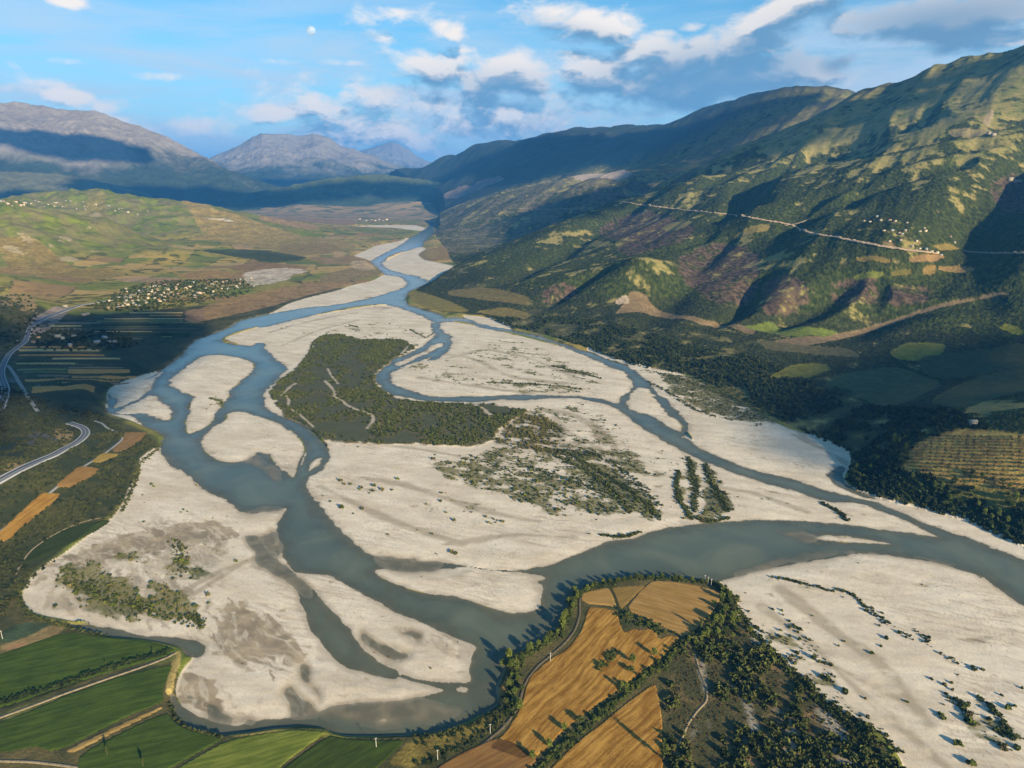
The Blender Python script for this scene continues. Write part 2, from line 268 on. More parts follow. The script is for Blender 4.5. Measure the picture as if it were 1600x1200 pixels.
GRAV = [[(245,698),(217,717),(220,732),(212,750),(200,765),(195,782),(185,797),(175,810),(150,827),(120,850),(100,865),(75,880),(50,900),(35,925),(36,942),(50,957),(75,964),(107,969),(140,974),(175,985),(212,992),(250,998),(300,1004),(300,1030),(290,1040),(280,1055),(273,1080),(285,1105),(320,1124),(370,1137),(450,1125),(520,1135),(600,1140),(700,1125),(728,1112),(745,1075),(762,1005),(620,935),(530,885),(470,870),(462,785),(380,780),(262,700)],
 [(342,530),(420,506),(605,472),(684,500),(692,500),(750,510),(900,547),(990,585),(1010,600),(1080,690),(1200,745),(1330,775),(1440,815),(1540,856),(1470,856),(1200,822),(1000,845),(860,890),(700,900),(590,905),(530,850),(475,765),(478,745),(520,700),(470,655),(440,655),(410,645),(405,600),(435,575),(405,545)],
 [(400,499),(431,486),(450,475),(482,465),(525,455),(550,446),(580,440),(597,431),(605,427),(645,430),(642,447),(600,468),(420,500)],
 [(552,400),(575,390),(587,384),(625,377),(638,371),(640,378),(590,412),(572,405),(560,402)],
 [(545,354),(600,352),(650,352),(668,357),(655,362),(620,357),(560,356)],
 [(590,412),(650,385),(668,388),(652,398),(664,407),(682,410),(712,416),(716,420),(668,447),(600,425)],
 [(720,492),(760,496),(792,505),(799,513),(800,518),(740,506)],
 [(917,543),(952,558),(975,565),(1025,577),(1075,587),(1125,612),(1200,655),(1232,670),(1275,682),(1307,695),(1327,705),(1330,728),(1318,745),(1326,758),(1350,769),(1375,777),(1425,790),(1487,802),(1512,812),(1550,830),(1600,852),(1750,925),(1850,975),(1850,1000),(1560,865),(1337,782),(1100,710),(1060,655),(1000,595),(920,553)],
 [(1118,906),(1200,870),(1340,845),(1490,862),(1620,930),(1870,1040),(1850,1500),(1450,1500),(1432,1300),(1416,1205),(1390,1157),(1355,1130),(1320,1117),(1282,1100),(1270,1070),(1217,1040),(1200,1012),(1182,1000),(1162,975),(1152,967),(1152,937)],
 [(257,576),(190,597),(168,608),(164,645),(205,657),(250,678),(300,600)]]
TOE = [(1850,1010),(1700,905),(1600,853),(1512,812),(1425,790),(1350,770),(1326,758),(1330,728),(1327,705),(1275,682),(1232,664),(1190,640),(1125,605),(1075,585),(1025,577),(975,565),(917,543),(850,523),(799,512),(760,494),(730,491),(687,487),(655,477),(638,465),(643,455),(670,443),(716,419),(702,404),(694,388),(678,366),(676,352),(682,345),(690,345),(690,336),(672,330),(640,324),(600,320),(540,317),(480,315)]
wW = [wpoly(p, 0.0) for p in WATER]; wB = [wpoly(p, 0.3) for p in BARS]; wG = [wpoly(p, 1.0) for p in GRAV]
mW = np.zeros((NJ, NI), bool)
for p in wW: mW |= raster(p)
for p in wB: mW &= ~raster(p)
mG = np.zeros((NJ, NI), bool)
for p in wG + wB: mG |= raster(p)
toeW = np.array([Pz(a, b, 3.0)[:2] for a, b in chaikin(TOE, 2, False)])
toeW = np.vstack([toeW, [[-6500, 20000], [-6500, 60000], [70000, 60000], [70000, 300], [1400, 300]]])
mR = raster(toeW)
jit = fbm(X, Y, 14, 2, 91)*0.6 + fbm(X, Y, 45, 3, 92)*1.0      # shoreline irregularity
sdW = sdist(mW, wW + wB, 60.0) + jit*np.clip(DD/420, 1, 6)*2.4
sdL = sdist(mW | mG, wW + wB + wG, 40.0)
sdR = sdist(mR, [toeW], 260.0)
# ------------------------------------------------------------------ heights
GD = (0.56, 0.83)
def massif(x, y, sd):
    h = np.maximum(tps(x, y), 0)
    u = x*GD[0] + y*GD[1]; v = x*GD[1] - y*GD[0]
    wv = fbm(x, y, 1500, 2, 5)*130; 
    amp = np.clip((h - 25)/260, 0, 1)
    big = fbm((u + wv)*0.10, v + wv, 460, 3, 11, 0.42, True)
    mid = fbm((u)*0.12, v + wv*.6, 150, 4, 13, 0.55, True)
    far = ss(y, 8200, 9500)
    far2 = fbm((u + wv)*0.3, v + wv, 1300, 4, 15, 0.5, True)
    rel = big*46*(1 - far) + mid*(3 + 3*amp)*(1 - far*.4) + far*far2*130
    low = fbm(x, y, 300, 3, 19)*8*np.clip(h/40, 0, 1)
    h2 = h + (rel - 14*(1-far))*amp**.8 + low
    return h2*ss(sd, -4, 60 + 0*h) + 3.2
def bump(px, py, z, rx, ry, rot=0.0, sh=2.0):
    c = Pz(px, py, z); a = R(rot); return (c[0], c[1], z, rx, ry, math.cos(a), math.sin(a), sh)
LEFT = [bump(10,352,190,520,420), bump(110,352,175,420,420), bump(-120,340,240,700,700), bump(170,372,105,300,260), bump(240,392,55,320,240), bump(60,395,70,260,200), bump(-60,430,70,260,240), bump(300,380,40,300,260),
        bump(130,313,285,900,750), bump(-150,312,290,1500,800), bump(280,330,200,900,800), bump(380,345,90,700,700), bump(20,470,42,130,120), bump(-60,480,60,200,220), bump(60,484,24,90,70),
        bump(-120,620,60,200,260), bump(-90,740,40,120,160), bump(8,690,9,50,60), bump(550,310,150,900,700), bump(640,318,130,900,650), bump(480,322,90,900,650), bump(470,312,110,1200,600)]
def lefthills(x, y):
    s = np.zeros_like(x)
    for (cx, cy, z, rx, ry, ca, sa, sh) in LEFT:
        dx, dy = x - cx, y - cy; r2 = ((dx*ca + dy*sa)/rx)**2 + ((-dx*sa + dy*ca)/ry)**2
        s = s + (z*np.exp(-r2*1.1))**2.2
    h = s**(1/2.2)
    rel = fbm(x, y, 430, 4, 31, 0.5, True)
    return h*(1 + rel*0.24) + rel*np.clip(h/30, 0, 1)*4
def pdist(P, rad):
    D2 = np.full((NJ, NI), rad*rad, np.float32)
    for k in range(len(P) - 1):
        p, q = P[k], P[k+1]; T = q - p; L2 = T@T + 1e-6; fi, fj = ij(np.array([p[0], q[0]]), np.array([p[1], q[1]])); d = max(100., min(np.hypot(*p), np.hypot(*q)) - rad)
        mi = rad/d*730 + 2; mj = rad/d/.00165 + 2; i0, i1 = int(max(0, fi.min() - mi)), int(min(NI, fi.max() + mi + 2)); j0, j1 = int(max(0, fj.min() - mj)), int(min(NJ, fj.max() + mj + 2))
        xs = X[j0:j1, i0:i1] - p[0]; ys = Y[j0:j1, i0:i1] - p[1]; t = np.clip((xs*T[0] + ys*T[1])/L2, 0, 1)
        D2[j0:j1, i0:i1] = np.minimum(D2[j0:j1, i0:i1], (xs - t*T[0])**2 + (ys - t*T[1])**2)
    return np.sqrt(D2)
def hz(x, y, G=None):
    G = Z if G is None else G
    fi, fj = ij(np.atleast_1d(x), np.atleast_1d(y)); i0 = np.clip(fi.astype(int), 0, NI-2); j0 = np.clip(fj.astype(int), 0, NJ-2); a = fi - i0; b = fj - j0
    return (G[j0, i0]*(1-a)*(1-b) + G[j0, i0+1]*a*(1-b) + G[j0+1, i0]*(1-a)*b + G[j0+1, i0+1]*a*b)
def at(px, py):
    """the place on the terrain that the photograph shows at (px, py)"""
    d = ray(px, py); hd = math.hypot(d[0], d[1]); Ds = np.exp(np.arange(math.log(150), math.log(40000), .002))
    x = d[0]/hd*Ds; y = d[1]/hd*Ds; rz = CAMZ + d[2]/hd*Ds; below = rz < hz(x, y)
    k = int(np.argmax(below)) if below.any() else len(Ds) - 1
    if k > 0:
        f0 = rz[k-1] - hz(x[k-1], y[k-1])[0]; f1 = hz(x[k], y[k])[0] - rz[k]; t = f0/(f0 + f1 + 1e-6)
        return np.array([x[k-1] + t*(x[k]-x[k-1]), y[k-1] + t*(y[k]-y[k-1]), rz[k-1] + t*(rz[k]-rz[k-1])])
    return np.array([x[k], y[k], rz[k]])
base = np.full((NJ, NI), 3.2) + fbm(X, Y, 500, 2, 41)*0.7
wob = ss(DD, 2200, 4500)*(fbm(X, Y, 700, 3, 43)*9 + 5)
LH = lefthills(X, Y)
HILL = massif(X, Y, sdR)
Z = HILL; carve = np.zeros((NJ, NI), np.float32)
for pts, dep, wid in [([(1157,318),(1168,300),(1182,285),(1212,262),(1262,243),(1330,222),(1420,196)], 75, 120), ([(1508,385),(1520,360),(1540,325),(1562,295),(1600,255),(1660,220)], 85, 110), ([(1242,350),(1275,330),(1310,312),(1360,295),(1430,270),(1500,248)], 42, 70),
                      ([(1238,351),(1262,325),(1300,300),(1340,285)], 30, 60), ([(800,432),(840,412),(880,392),(930,362),(975,332),(1020,305)], 36, 75), ([(842,480),(870,462),(905,438),(950,415)], 40, 45), ([(1010,505),(1040,470),(1075,430),(1110,395),(1140,370)], 30, 60), ([(1110,505),(1150,488),(1170,460),(1185,435)], 34, 45),
                      ([(1200,505),(1240,490),(1280,468),(1320,440)], 38, 50), ([(1320,520),(1360,498),(1400,480),(1450,465),(1530,452)], 34, 60), ([(1375,475),(1372,455),(1380,440)], 26, 35), ([(1020,392),(1060,385),(1100,372)], 22, 50), ([(1120,285),(1160,262),(1230,236)], 28, 90), ([(1010,300),(1050,285),(1130,262),(1200,240)], 30, 90),
                      ([(1320,240),(1400,228),(1500,205),(1600,180)], 34, 110), ([(1370,262),(1450,240),(1530,222)], 26, 80), ([(690,372),(760,345),(830,322),(900,305)], 40, 150), ([(710,405),(760,380),(830,352),(900,335)], 30, 120)]:
    P_ = np.array([at(a, b)[:2] for a, b in chaikin(pts, 1, False)]); dd = pdist(P_, wid*2.6)*(1 + fbm(X, Y, wid*3., 2, 33)*.35)
    carve = np.maximum(carve, dep*np.exp(-(dd/wid)**2)*np.clip((HILL - 6)/60, 0, 1))
HILL = HILL - carve
leftz = base + (LH + wob*(1 - ss(-sdL, 40, 0)))*ss(-sdL, -1, 38)
Zl = np.where(mR, HILL, leftz)
# valley floor: gravel shelf, banks and river bed
gz = np.clip((-sdW)*0.035, -.02, 0.75)
nzb = fbm(X, Y, 90, 4, 62); su = X*.93 - Y*.36; sv_ = X*.36 + Y*.93
lin = ss(fbm(su*.10 + nzb*3, sv_ + nzb*30, 13, 3, 103, .6, True), .42, .72)
gz = gz + np.clip(-sdW/12, 0, 1)*(fbm(X, Y, 60, 4, 51)*0.60 + fbm(X*.35 + Y*.1, Y, 9, 3, 52)*0.22) + 0.02
bed = -np.clip(sdW*0.045, 0, 1.9) + np.clip(sdW/14, 0, 1)*fbm(X, Y, 55, 3, 53)*0.8 - .03
valley = np.where(sdW > 0, np.minimum(bed, -.02), np.maximum(gz, .02))
kb = ss(-sdL, -2.0, 5.0)
Z = valley*(1 - kb) + Zl*kb
isW = (sdW > 0)
# wet shoals and mud flats
def fpx(poly, z=0.0, sm=2): return raster(wpoly(poly, z, sm))
SHOAL = [[(392,836),(412,834),(428,824),(436,828),(438,850),(444,872),(430,872),(414,858),(404,846)], [(384,838),(410,838),(424,868),(448,888),(478,910),(500,935),(486,935),(458,915),(430,900),(405,880),(388,858)], [(495,1110),(520,1100),(570,1095),(620,1092),(657,1090),(690,1099),(712,1107),(724,1115),(710,1121),(675,1130),(625,1136),(580,1136),(555,1132),(525,1127),(500,1120)],
 [(455,1060),(470,1085),(500,1105),(495,1122),(462,1122),(450,1105),(440,1080)],
 [(455,1035),(480,1028),(492,1055),(505,1090),(500,1102),(478,1075)],
 [(1200,826),(1240,830),(1280,838),(1265,845),(1220,838)], [(385,712),(402,712),(440,738),(440,760),(425,750),(405,735),(385,726)],
 [(560,985),(600,1000),(640,1020),(645,1027),(620,1035),(597,1030),(575,1012),(555,995)], [(615,980),(655,985),(662,998),(645,1002),(622,992)],
 [(575,866),(640,872),(700,880),(690,890),(640,893),(600,888)], [(375,799),(440,790),(444,796),(380,803)], [(1150,900),(1220,880),(1350,860),(1500,884),(1500,879),(1340,856),(1210,874),(1140,897)],
 [(282,1092),(300,1107),(337,1124),(375,1130),(400,1128),(395,1120),(350,1112),(310,1090),(290,1070)]]
MUD = [[(292,1040),(312,1050),(332,1070),(342,1090),(362,1105),(392,1117),(375,1127),(337,1124),(300,1107),(280,1092),(276,1072),(284,1050)],
 [(1490,984),(1520,990),(1555,1008),(1577,1019),(1545,1014),(1510,1002)], [(1208,917),(1235,909),(1258,918),(1240,923),(1215,922)],
 [(340,940),(400,960),(440,990),(480,1020),(470,1040),(440,1030),(400,1000),(350,975)], [(512,1037),(522,1040),(534,1058),(525,1062),(514,1050)],
 [(215,830),(275,820),(350,815),(372,830),(365,850),(300,855),(220,870),(130,880),(60,905),(40,930),(38,920),(60,895),(120,860)],
 [(325,1005),(370,1010),(395,1040),(385,1055),(350,1030)], [(1255,845),(1330,840),(1340,845),(1280,850)], [(920,650),(930,660),(960,690),(945,700),(925,680)],
 [(445,705),(460,703),(468,710),(455,712)], [(575,462),(600,465),(590,470),(560,468)], [(582,480),(605,479),(612,483),(590,485)], [(1075,688),(1110,698),(1085,696)]]
nz = fbm(X, Y, 22, 4, 61); ru = X*.62 - Y*.78; rv_ = X*.78 + Y*.62
nzb = fbm(X, Y, 90, 4, 62)
dI = np.clip(np.round(fbm(X, Y, 26, 3, 63)*7*np.clip(700/DD, .35, 1)*1.4), -9, 9).astype(int); dJ = np.clip(np.round(fbm(X, Y, 26, 3, 64)*6), -9, 9).astype(int)
JJ, II = np.meshgrid(np.arange(NJ), np.arange(NI), indexing='ij')
def rough(M, k=1.0):
    return M[np.clip(JJ + (dJ*k).astype(int), 0, NJ-1), np.clip(II + (dI*k).astype(int), 0, NI-1)]
def soft(M, r=2):
    A = M.astype(np.float32)
    for _ in range(2):
        for axis in (0, 1):
            c = np.cumsum(np.pad(A, [(r+1, r) if a == axis else (0, 0) for a in (0, 1)], mode='edge'), axis)
            A = (c[2*r+1:] - c[:-2*r-1] if axis == 0 else c[:, 2*r+1:] - c[:, :-2*r-1])/(2*r+1)
    return A
shoal = np.zeros((NJ, NI), np.float32); mud = np.zeros((NJ, NI), np.float32)
for p in SHOAL: shoal = np.maximum(shoal, soft(rough(fpx(p)), 3))
for p in MUD: mud = np.maximum(mud, ss(soft(fpx(p), 7) + (fbm(X*.5 + Y*.4, Y, 9, 3, 66)*.6 + nz*.6)*1.1, .40, .62))
strn = fbm(ru*.25 + nzb*8, rv_ + nz*8 + nzb*14, 9, 4, 67, .6)
for p, w_ in [([(55,935),(75,890),(130,860),(180,830),(225,818),(270,822),(350,813),(374,820),(372,850),(340,885),(315,900),(300,960),(200,978),(120,965),(65,955)], .55), ([(322,942),(355,932),(395,945),(430,965),(465,1000),(484,1020),(472,1042),(462,1065),(445,1078),(400,1055),(360,1032),(330,1008),(308,985)], .95),
              ([(300,1030),(330,1040),(370,1075),(400,1090),(450,1100),(400,1120),(350,1100),(320,1060)], .45), ([(430,1030),(470,1050),(500,1080),(480,1095),(440,1070)], .8), ([(400,850),(440,860),(470,890),(500,930),(480,925),(440,900),(410,880)], .6), ([(640,985),(700,990),(740,1010),(735,1040),(700,1030),(650,1005)], .45), ([(640,925),(760,930),(840,900),(800,950),(700,935)], .3)]:
    mud = np.maximum(mud, w_*ss(soft(fpx(p), 9)*.85 + strn*1.15 + nzb*.5, .62, .92))
Z = Z*(1 - shoal) + shoal*(-0.10 + nz*0.16 + nzb*0.10)
Z = np.where(isW & (mud > 0), Z, Z - mud*0.15*np.clip(Z, 0, 1))

# ------------------------------------------------------------------ land cover (albedo)
col = np.zeros((NJ, NI, 3), np.float32)
def c3(c): return np.array(c, np.float32)
def put(w_, c):
    global col
    w_ = w_[..., None]; col = col*(1 - w_) + w_*(c if isinstance(c, np.ndarray) and c.ndim == 3 else c3(c))
def lerp(t, a, b): return (c3(a)*(1 - t[..., None]) + c3(b)*t[..., None])
n_a = fbm(X, Y, 240, 5, 71); n_b = fbm(X, Y, 60, 4, 72); n_c = fbm(X, Y, 900, 3, 73); n_d = fbm(X, Y, 16, 3, 74)
TAN = (.34,.245,.062); GRN = (.135,.160,.026); DGR = (.035,.052,.014); SCR = (.045,.058,.022); BRN = (.12,.075,.04)
# far plain and hills on the left
col[:] = lerp(ss(n_a + n_c*.5, -.35, .35), GRN, TAN)
put(ss(n_b + n_a*.6, .08, .4)*.85, DGR)
put(ss(fbm(X*.4, Y, 420, 3, 75), .12, .45)*ss(DD, 2600, 4200)*.7, (.27,.175,.085))
put(ss(LH, 25, 90)*ss(Y, 8000, 6000), lerp(ss(n_b, -.4, .5), (.165,.185,.026), (.080,.105,.020)))
put(ss(LH, 25, 90)*ss(fbm(X, Y, 200, 4, 76, .55, True), .3, .65)*.6, (.19,.15,.075))
pu = X*.96 + Y*.28 + n_c*140; pvv = -X*.28 + Y*.96 + n_c*140
cu = np.floor(pu/170 + .35*np.sin(np.floor(pvv/120)*12.9)); cv = np.floor(pvv/120); hsh = _hash(cu, cv, 7)/65535.; hs2 = _hash(cu, cv, 8)/65535.
plots = (hsh < .42)*ss(LH, 60, 25)*ss(Y, 2300, 2600)*ss(n_a + hs2*.3, -.25, -.05)
pc = np.where((hs2 < .35)[..., None], c3((.40,.265,.095)), np.where((hs2 < .6)[..., None], c3((.25,.15,.07)), np.where((hs2 < .8)[..., None], c3((.10,.125,.03)), c3((.33,.25,.10)))))
put(plots*.8, pc)
eu = np.abs((pu/170 + .35*np.sin(np.floor(pvv/120)*12.9)) % 1 - .5); ev = np.abs((pvv/120) % 1 - .5)
put(np.maximum(ss(eu, .462, .485), ss(ev, .455, .48))*ss(n_b + n_a*.5, -.15, .15)*ss(LH, 80, 40)*ss(Y, 2200, 2500)*.85, DGR)
put(ss(Y, 7800, 8600)*(~mR), lerp(ss(n_a + n_b*.4, -.1, .4), (.29,.20,.09), (.07,.09,.03)))
# right massif
hgt = Zl
u_ = X*GD[0] + Y*GD[1]; v_ = X*GD[1] - Y*GD[0]
strk = fbm(u_*.25, v_, 120, 5, 81, .6)
gx = np.gradient(HILL, axis=1)
forest = ss(n_b*.9 + n_a*.9 + strk*.9 + n_d*.35 + ss(hgt, 600, 330)*.62 - ss(hgt, 380, 700)*.10 + carve/90 - .20, -.02, .24)
mc = lerp(ss(n_b + strk + n_d*.5, -.5, .5), (.270,.220,.075), (.120,.135,.030))
mc = mc*(1 - forest[..., None]) + forest[..., None]*lerp(ss(n_d, -.4, .5), (.022,.034,.008), (.062,.074,.017))
R1m = mR & (Y < 8000)
put(mR.astype(np.float32), mc)
grey = ss(n_b + strk*.8, -.2, .3)*ss(Y - X*.35, 3950, 4300)*(mR)*(Y < 8200)
put(grey*.75, (.17,.135,.085))
put(mR*ss(Y, 8200, 9200), lerp(ss(n_a + n_c, -.4, .4), (.016,.030,.020), (.034,.044,.028)))  # far ridge albedo darkened to deepen the shadow on it
fmask = forest*mR*ss(Y, 8200, 7000)*(1 - grey)
fine_n = fbm(X, Y, 6, 2, 77); far_n = n_a*.55*ss(DD, 1700, 3200)
def rag(M, r=4, k=.62):
    """a mask with a ragged, broken outline"""
    A = soft(M, r); return ss(A + (n_b*.45 + n_d*.65 + fine_n*.25 + far_n)*k, .40, .56)*ss(A, .05, .25)
def slp(poly, sm=1): return raster(wpoly(poly, at, sm))
put((mR & (HILL < 60) & (Y < 3000))*ss(n_b*.8 + n_d*.5, -.6, -.1)*.85, lerp(ss(n_d, -.4, .4), (.020,.030,.010), (.045,.050,.018)))
for p in [[(935,362),(960,345),(1000,330),(1040,335),(1060,348),(1020,375),(960,378)], [(960,385),(1000,370),(1075,350),(1085,362),(1070,378),(1010,392),(985,402)],
          [(1060,405),(1110,380),(1150,380),(1190,400),(1185,440),(1170,480),(1120,475),(1090,455),(1060,430)], [(1190,440),(1240,430),(1270,465),(1230,495),(1190,490)],
          [(1545,290),(1600,265),(1640,320),(1600,340),(1560,330)], [(850,450),(900,445),(905,460),(850,480)], [(1290,440),(1370,430),(1375,475),(1310,480)], [(1385,450),(1450,445),(1455,470),(1390,480)]]:
    m_ = rag(slp(p), 5); k_ = m_*ss(n_b + n_d*.8, -.55, .05); put(k_*.85, lerp(ss(n_d, -.3, .5), (.050,.032,.026), (.15,.095,.065))); fmask *= 1 - k_*.8
for p, c in [([(1160,510),(1200,503),(1260,512),(1310,518),(1300,527),(1240,527),(1180,518)], (.12,.15,.025)), ([(1330,438),(1345,428),(1385,425),(1380,432),(1350,436)], (.15,.16,.025)),
             ([(1385,432),(1400,423),(1425,420),(1425,430)], (.17,.14,.03)), ([(1440,428),(1445,416),(1462,415),(1462,430)], (.26,.17,.05)), ([(1462,418),(1500,415),(1525,420),(1515,427),(1470,424)], (.28,.18,.06)),
             ([(1335,402),(1370,400),(1395,408),(1390,412),(1340,410)], (.21,.15,.04)), ([(1420,402),(1460,397),(1480,402),(1460,410),(1420,410)], (.28,.17,.07)), ([(1455,385),(1480,380),(1505,390),(1470,393)], (.22,.16,.04)),
             ([(1375,382),(1385,376),(1400,380),(1398,386)], (.26,.18,.07)), ([(1030,358),(1050,347),(1085,345),(1080,352),(1050,362)], (.19,.16,.05)), ([(895,385),(950,375),(960,380),(940,387),(900,388)], (.2,.16,.045)),
             ([(1145,372),(1180,352),(1205,352),(1200,362),(1160,372)], (.22,.17,.05)), ([(1200,590),(1240,570),(1290,568),(1300,578),(1260,592),(1210,592)], (.16,.15,.025)), ([(1390,550),(1420,535),(1480,538),(1470,556),(1430,565),(1400,562)], (.17,.17,.025)),
             ([(1560,512),(1575,505),(1600,515),(1600,525),(1580,522)], (.2,.19,.02)), ([(1330,610),(1290,600),(1310,585),(1400,572),(1480,600),(1430,625),(1380,640)], (.075,.085,.030)), ([(1450,630),(1500,600),(1600,570),(1680,600),(1600,612),(1500,640)], (.07,.08,.028)),
             ([(1430,560),(1500,550),(1600,535),(1680,550),(1600,575),(1500,590),(1450,590)], (.055,.065,.024)),
             ([(985,455),(1010,460),(1020,480),(1060,492),(1110,502),(1180,515),(1180,525),(1100,508),(1040,498),(1000,488),(960,492),(975,475)], (.22,.15,.075)), ([(960,470),(980,460),(985,473),(965,477)], (.36,.28,.2)),
             ([(1205,532),(1290,525),(1380,505),(1450,480),(1560,457),(1590,460),(1540,466),(1450,488),(1380,512),(1300,535),(1230,545)], (.2,.14,.075)),
             ([(1180,530),(1260,540),(1330,545),(1350,560),(1280,555),(1200,548)], (.10,.09,.04)),
             ([(640,452),(665,458),(700,470),(735,486),(725,489),(690,487),(655,478),(641,468)], (.20,.16,.035)), ([(740,488),(790,480),(830,490),(825,500),(780,495)], (.20,.15,.04)), ([(700,455),(760,448),(830,465),(825,478),(760,470),(700,462)], (.17,.13,.04)),
             ([(672,392),(690,382),(702,392),(700,405),(680,406),(664,404),(655,398)], (.23,.15,.05)), ([(650,398),(675,388),(690,395),(680,404),(662,405)], (.25,.18,.06)),
             ([(885,275),(940,272),(985,268),(990,272),(965,282),(950,278),(900,282)], (.4,.31,.24)), ([(1480,205),(1505,200),(1555,205),(1540,212),(1490,215)], (.25,.2,.09)), ([(1536,190),(1548,170),(1553,175),(1546,200)], (.32,.24,.14)),
             ([(690,305),(720,292),(780,275),(790,280),(740,300),(700,312)], (.22,.16,.13))]:
    m_ = rag(slp(p), 1, .40); put(m_*.92, np.clip(lerp(ss(n_d, -.5, .5), tuple(np.array(c)*.82), tuple(np.array(c)*1.15)), 0, 1)); fmask *= 1 - m_
# orchard knoll
OR1 = [(1425,700),(1440,690),(1500,670),(1540,672),(1600,680),(1700,690),(1700,775),(1600,768),(1545,765),(1480,752),(1435,740),(1425,720)]
m_or = slp(OR1, 1); mo = soft(m_or, 1)
put(mo, lerp(ss(n_d + n_b, -.5, .5), (.30,.185,.055), (.46,.31,.08))); fmask *= 1 - mo
m_ = soft(rough(slp([(1425,715),(1450,755),(1600,775),(1700,790),(1600,800),(1480,770),(1410,725)], 1)), 2); put(m_*.8, (.20,.17,.04)); fmask *= 1 - m_
kn = soft(rough(slp([(1320,760),(1340,720),(1400,700),(1425,745),(1480,775),(1600,800),(1700,830),(1720,900),(1600,845),(1480,798),(1380,770)], 1)), 2)
put(kn*.85, (.036,.052,.014))
# left-bank painted ground
DDk = 1
tanl = lambda p, c, k=1.0, w_=.95: put(rag(fpx(p, 3.0, 1), 2, .42*k)*w_*ss(n_b*.6 + n_a*.7 + n_d*.4, -.75, -.15)*(~isW)*(.95 if DDk < 0 else 1), lerp(ss(n_d + n_b*.9, -.5, .5), tuple(np.array(c)*.68), tuple(np.array(c)*1.15)))
nearl = [[(-250,500),(0,490),(100,500),(240,485),(400,470),(600,440),(600,470),(400,500),(300,540),(255,585),(165,610),(165,650),(240,680),(250,700),(215,720),(210,760),(180,800),(50,900),(30,930),(30,960),(-250,1000)]]
for p in nearl: put(soft(rough(fpx(p, 3, 1)), 2), lerp(ss(n_b + n_d*.6, -.4, .5), (.038,.046,.016), (.085,.080,.030)))
tanl([(350,420),(400,410),(480,418),(478,428),(440,432),(400,430)], (.24,.15,.06)); tanl([(280,428),(330,422),(370,428),(350,437),(300,436)], (.31,.20,.07))
tanl([(262,424),(300,432),(340,440),(330,443),(290,436)], (.30,.19,.07)); tanl([(320,478),(370,465),(470,450),(520,440),(560,442),(480,462),(420,480),(350,495),(300,505),(290,500)], (.27,.17,.07))
tanl([(290,485),(320,482),(318,503),(290,503)], (.24,.15,.08)); tanl([(330,468),(400,458),(460,445),(500,440),(440,456),(350,478)], (.30,.19,.07))
tanl([(500,430),(560,418),(598,425),(590,432),(540,440),(500,443)], (.23,.17,.07)); tanl([(480,405),(560,400),(590,412),(560,415),(500,415)], (.26,.17,.08))
tanl([(0,420),(60,415),(140,430),(120,440),(20,436)], (.25,.18,.055)); tanl([(60,440),(130,432),(150,440),(110,448)], (.28,.18,.06)); tanl([(80,432),(170,424),(200,432),(150,440)], (.25,.18,.05))
tanl([(130,375),(175,368),(170,384),(135,386)], (.20,.17,.05), 1); tanl([(190,383),(230,382),(235,392),(200,394)], (.22,.17,.07)); tanl([(330,340),(420,338),(560,345),(550,355),(420,352),(340,348)], (.27,.17,.09))
tanl([(250,355),(290,357),(300,361),(260,361)], (.36,.25,.14)); tanl([(365,387),(390,386),(392,393),(368,394)], (.34,.23,.10)); tanl([(400,362),(500,362),(498,370),(410,368)], (.29,.19,.09)); tanl([(280,362),(420,372),(540,378),(560,390),(470,392),(330,385)], (.27,.20,.065))
tanl([(430,385),(520,382),(540,395),(450,402)], (.24,.17,.06)); tanl([(310,395),(400,392),(480,402),(470,412),(350,405)], (.050,.065,.022), 2.6); tanl([(400,395),(430,400),(480,405),(440,413),(400,410)], (.045,.06,.02), 2.6)
tanl([(180,438),(240,433),(290,437),(250,441),(200,443)], (.33,.22,.12)); tanl([(380,428),(405,423),(440,421),(478,422),(480,426),(455,430),(455,436),(420,445),(385,447)], (.50,.41,.31), 2.6); tanl([(520,395),(535,393),(540,402),(524,405)], (.42,.28,.12)); tanl([(550,408),(575,410),(590,420),(570,424),(548,418)], (.42,.31,.17), 1.4)
for p in [[(95,370),(110,368),(114,376),(98,378)],[(90,374),(98,370),(100,378),(92,382)],[(36,370),(42,370),(50,376),(44,377)],[(138,394),(150,390),(158,392),(145,396)],[(135,355),(145,355),(142,362),(136,362)],[(135,335),(150,331),(165,334),(150,340)],[(20,360),(40,366),(60,382),(35,376)],[(0,378),(20,385),(45,398),(30,398),(5,388)],[(70,372),(82,380),(90,392),(78,388)],[(160,352),(175,350),(170,357)],[(90,403),(110,400),(125,408),(100,410)]]:
    put(rag(slp(p), 3)*.8, (.38,.30,.17))
for p in [[(0,462),(15,455),(30,462),(25,480),(5,478)],[(30,468),(50,462),(60,478),(45,492),(30,480)],[(35,495),(52,500),(48,515),(38,508)],[(80,672),(100,665),(118,680),(100,700),(85,692)],[(40,725),(0,742),(0,730),(30,715)],[(0,645),(12,645),(10,655),(0,655)]]:
    put(rag(slp(p), 4)*.85, (.27,.19,.085))
tanl([(42,532),(50,512),(75,500),(108,485),(118,487),(100,502),(75,520),(52,528)], (.30,.23,.19)); tanl([(50,690),(80,690),(100,700),(70,712),(45,715)], (.09,.09,.09)); tanl([(15,620),(35,622),(38,635),(20,632)], (.12,.13,.13)); tanl([(62,630),(86,634),(80,642),(66,640)], (.16,.17,.17))
tanl([(150,560),(175,530),(290,520),(260,570),(170,600),(60,620),(120,640),(70,640),(60,600)], (.05,.06,.022))
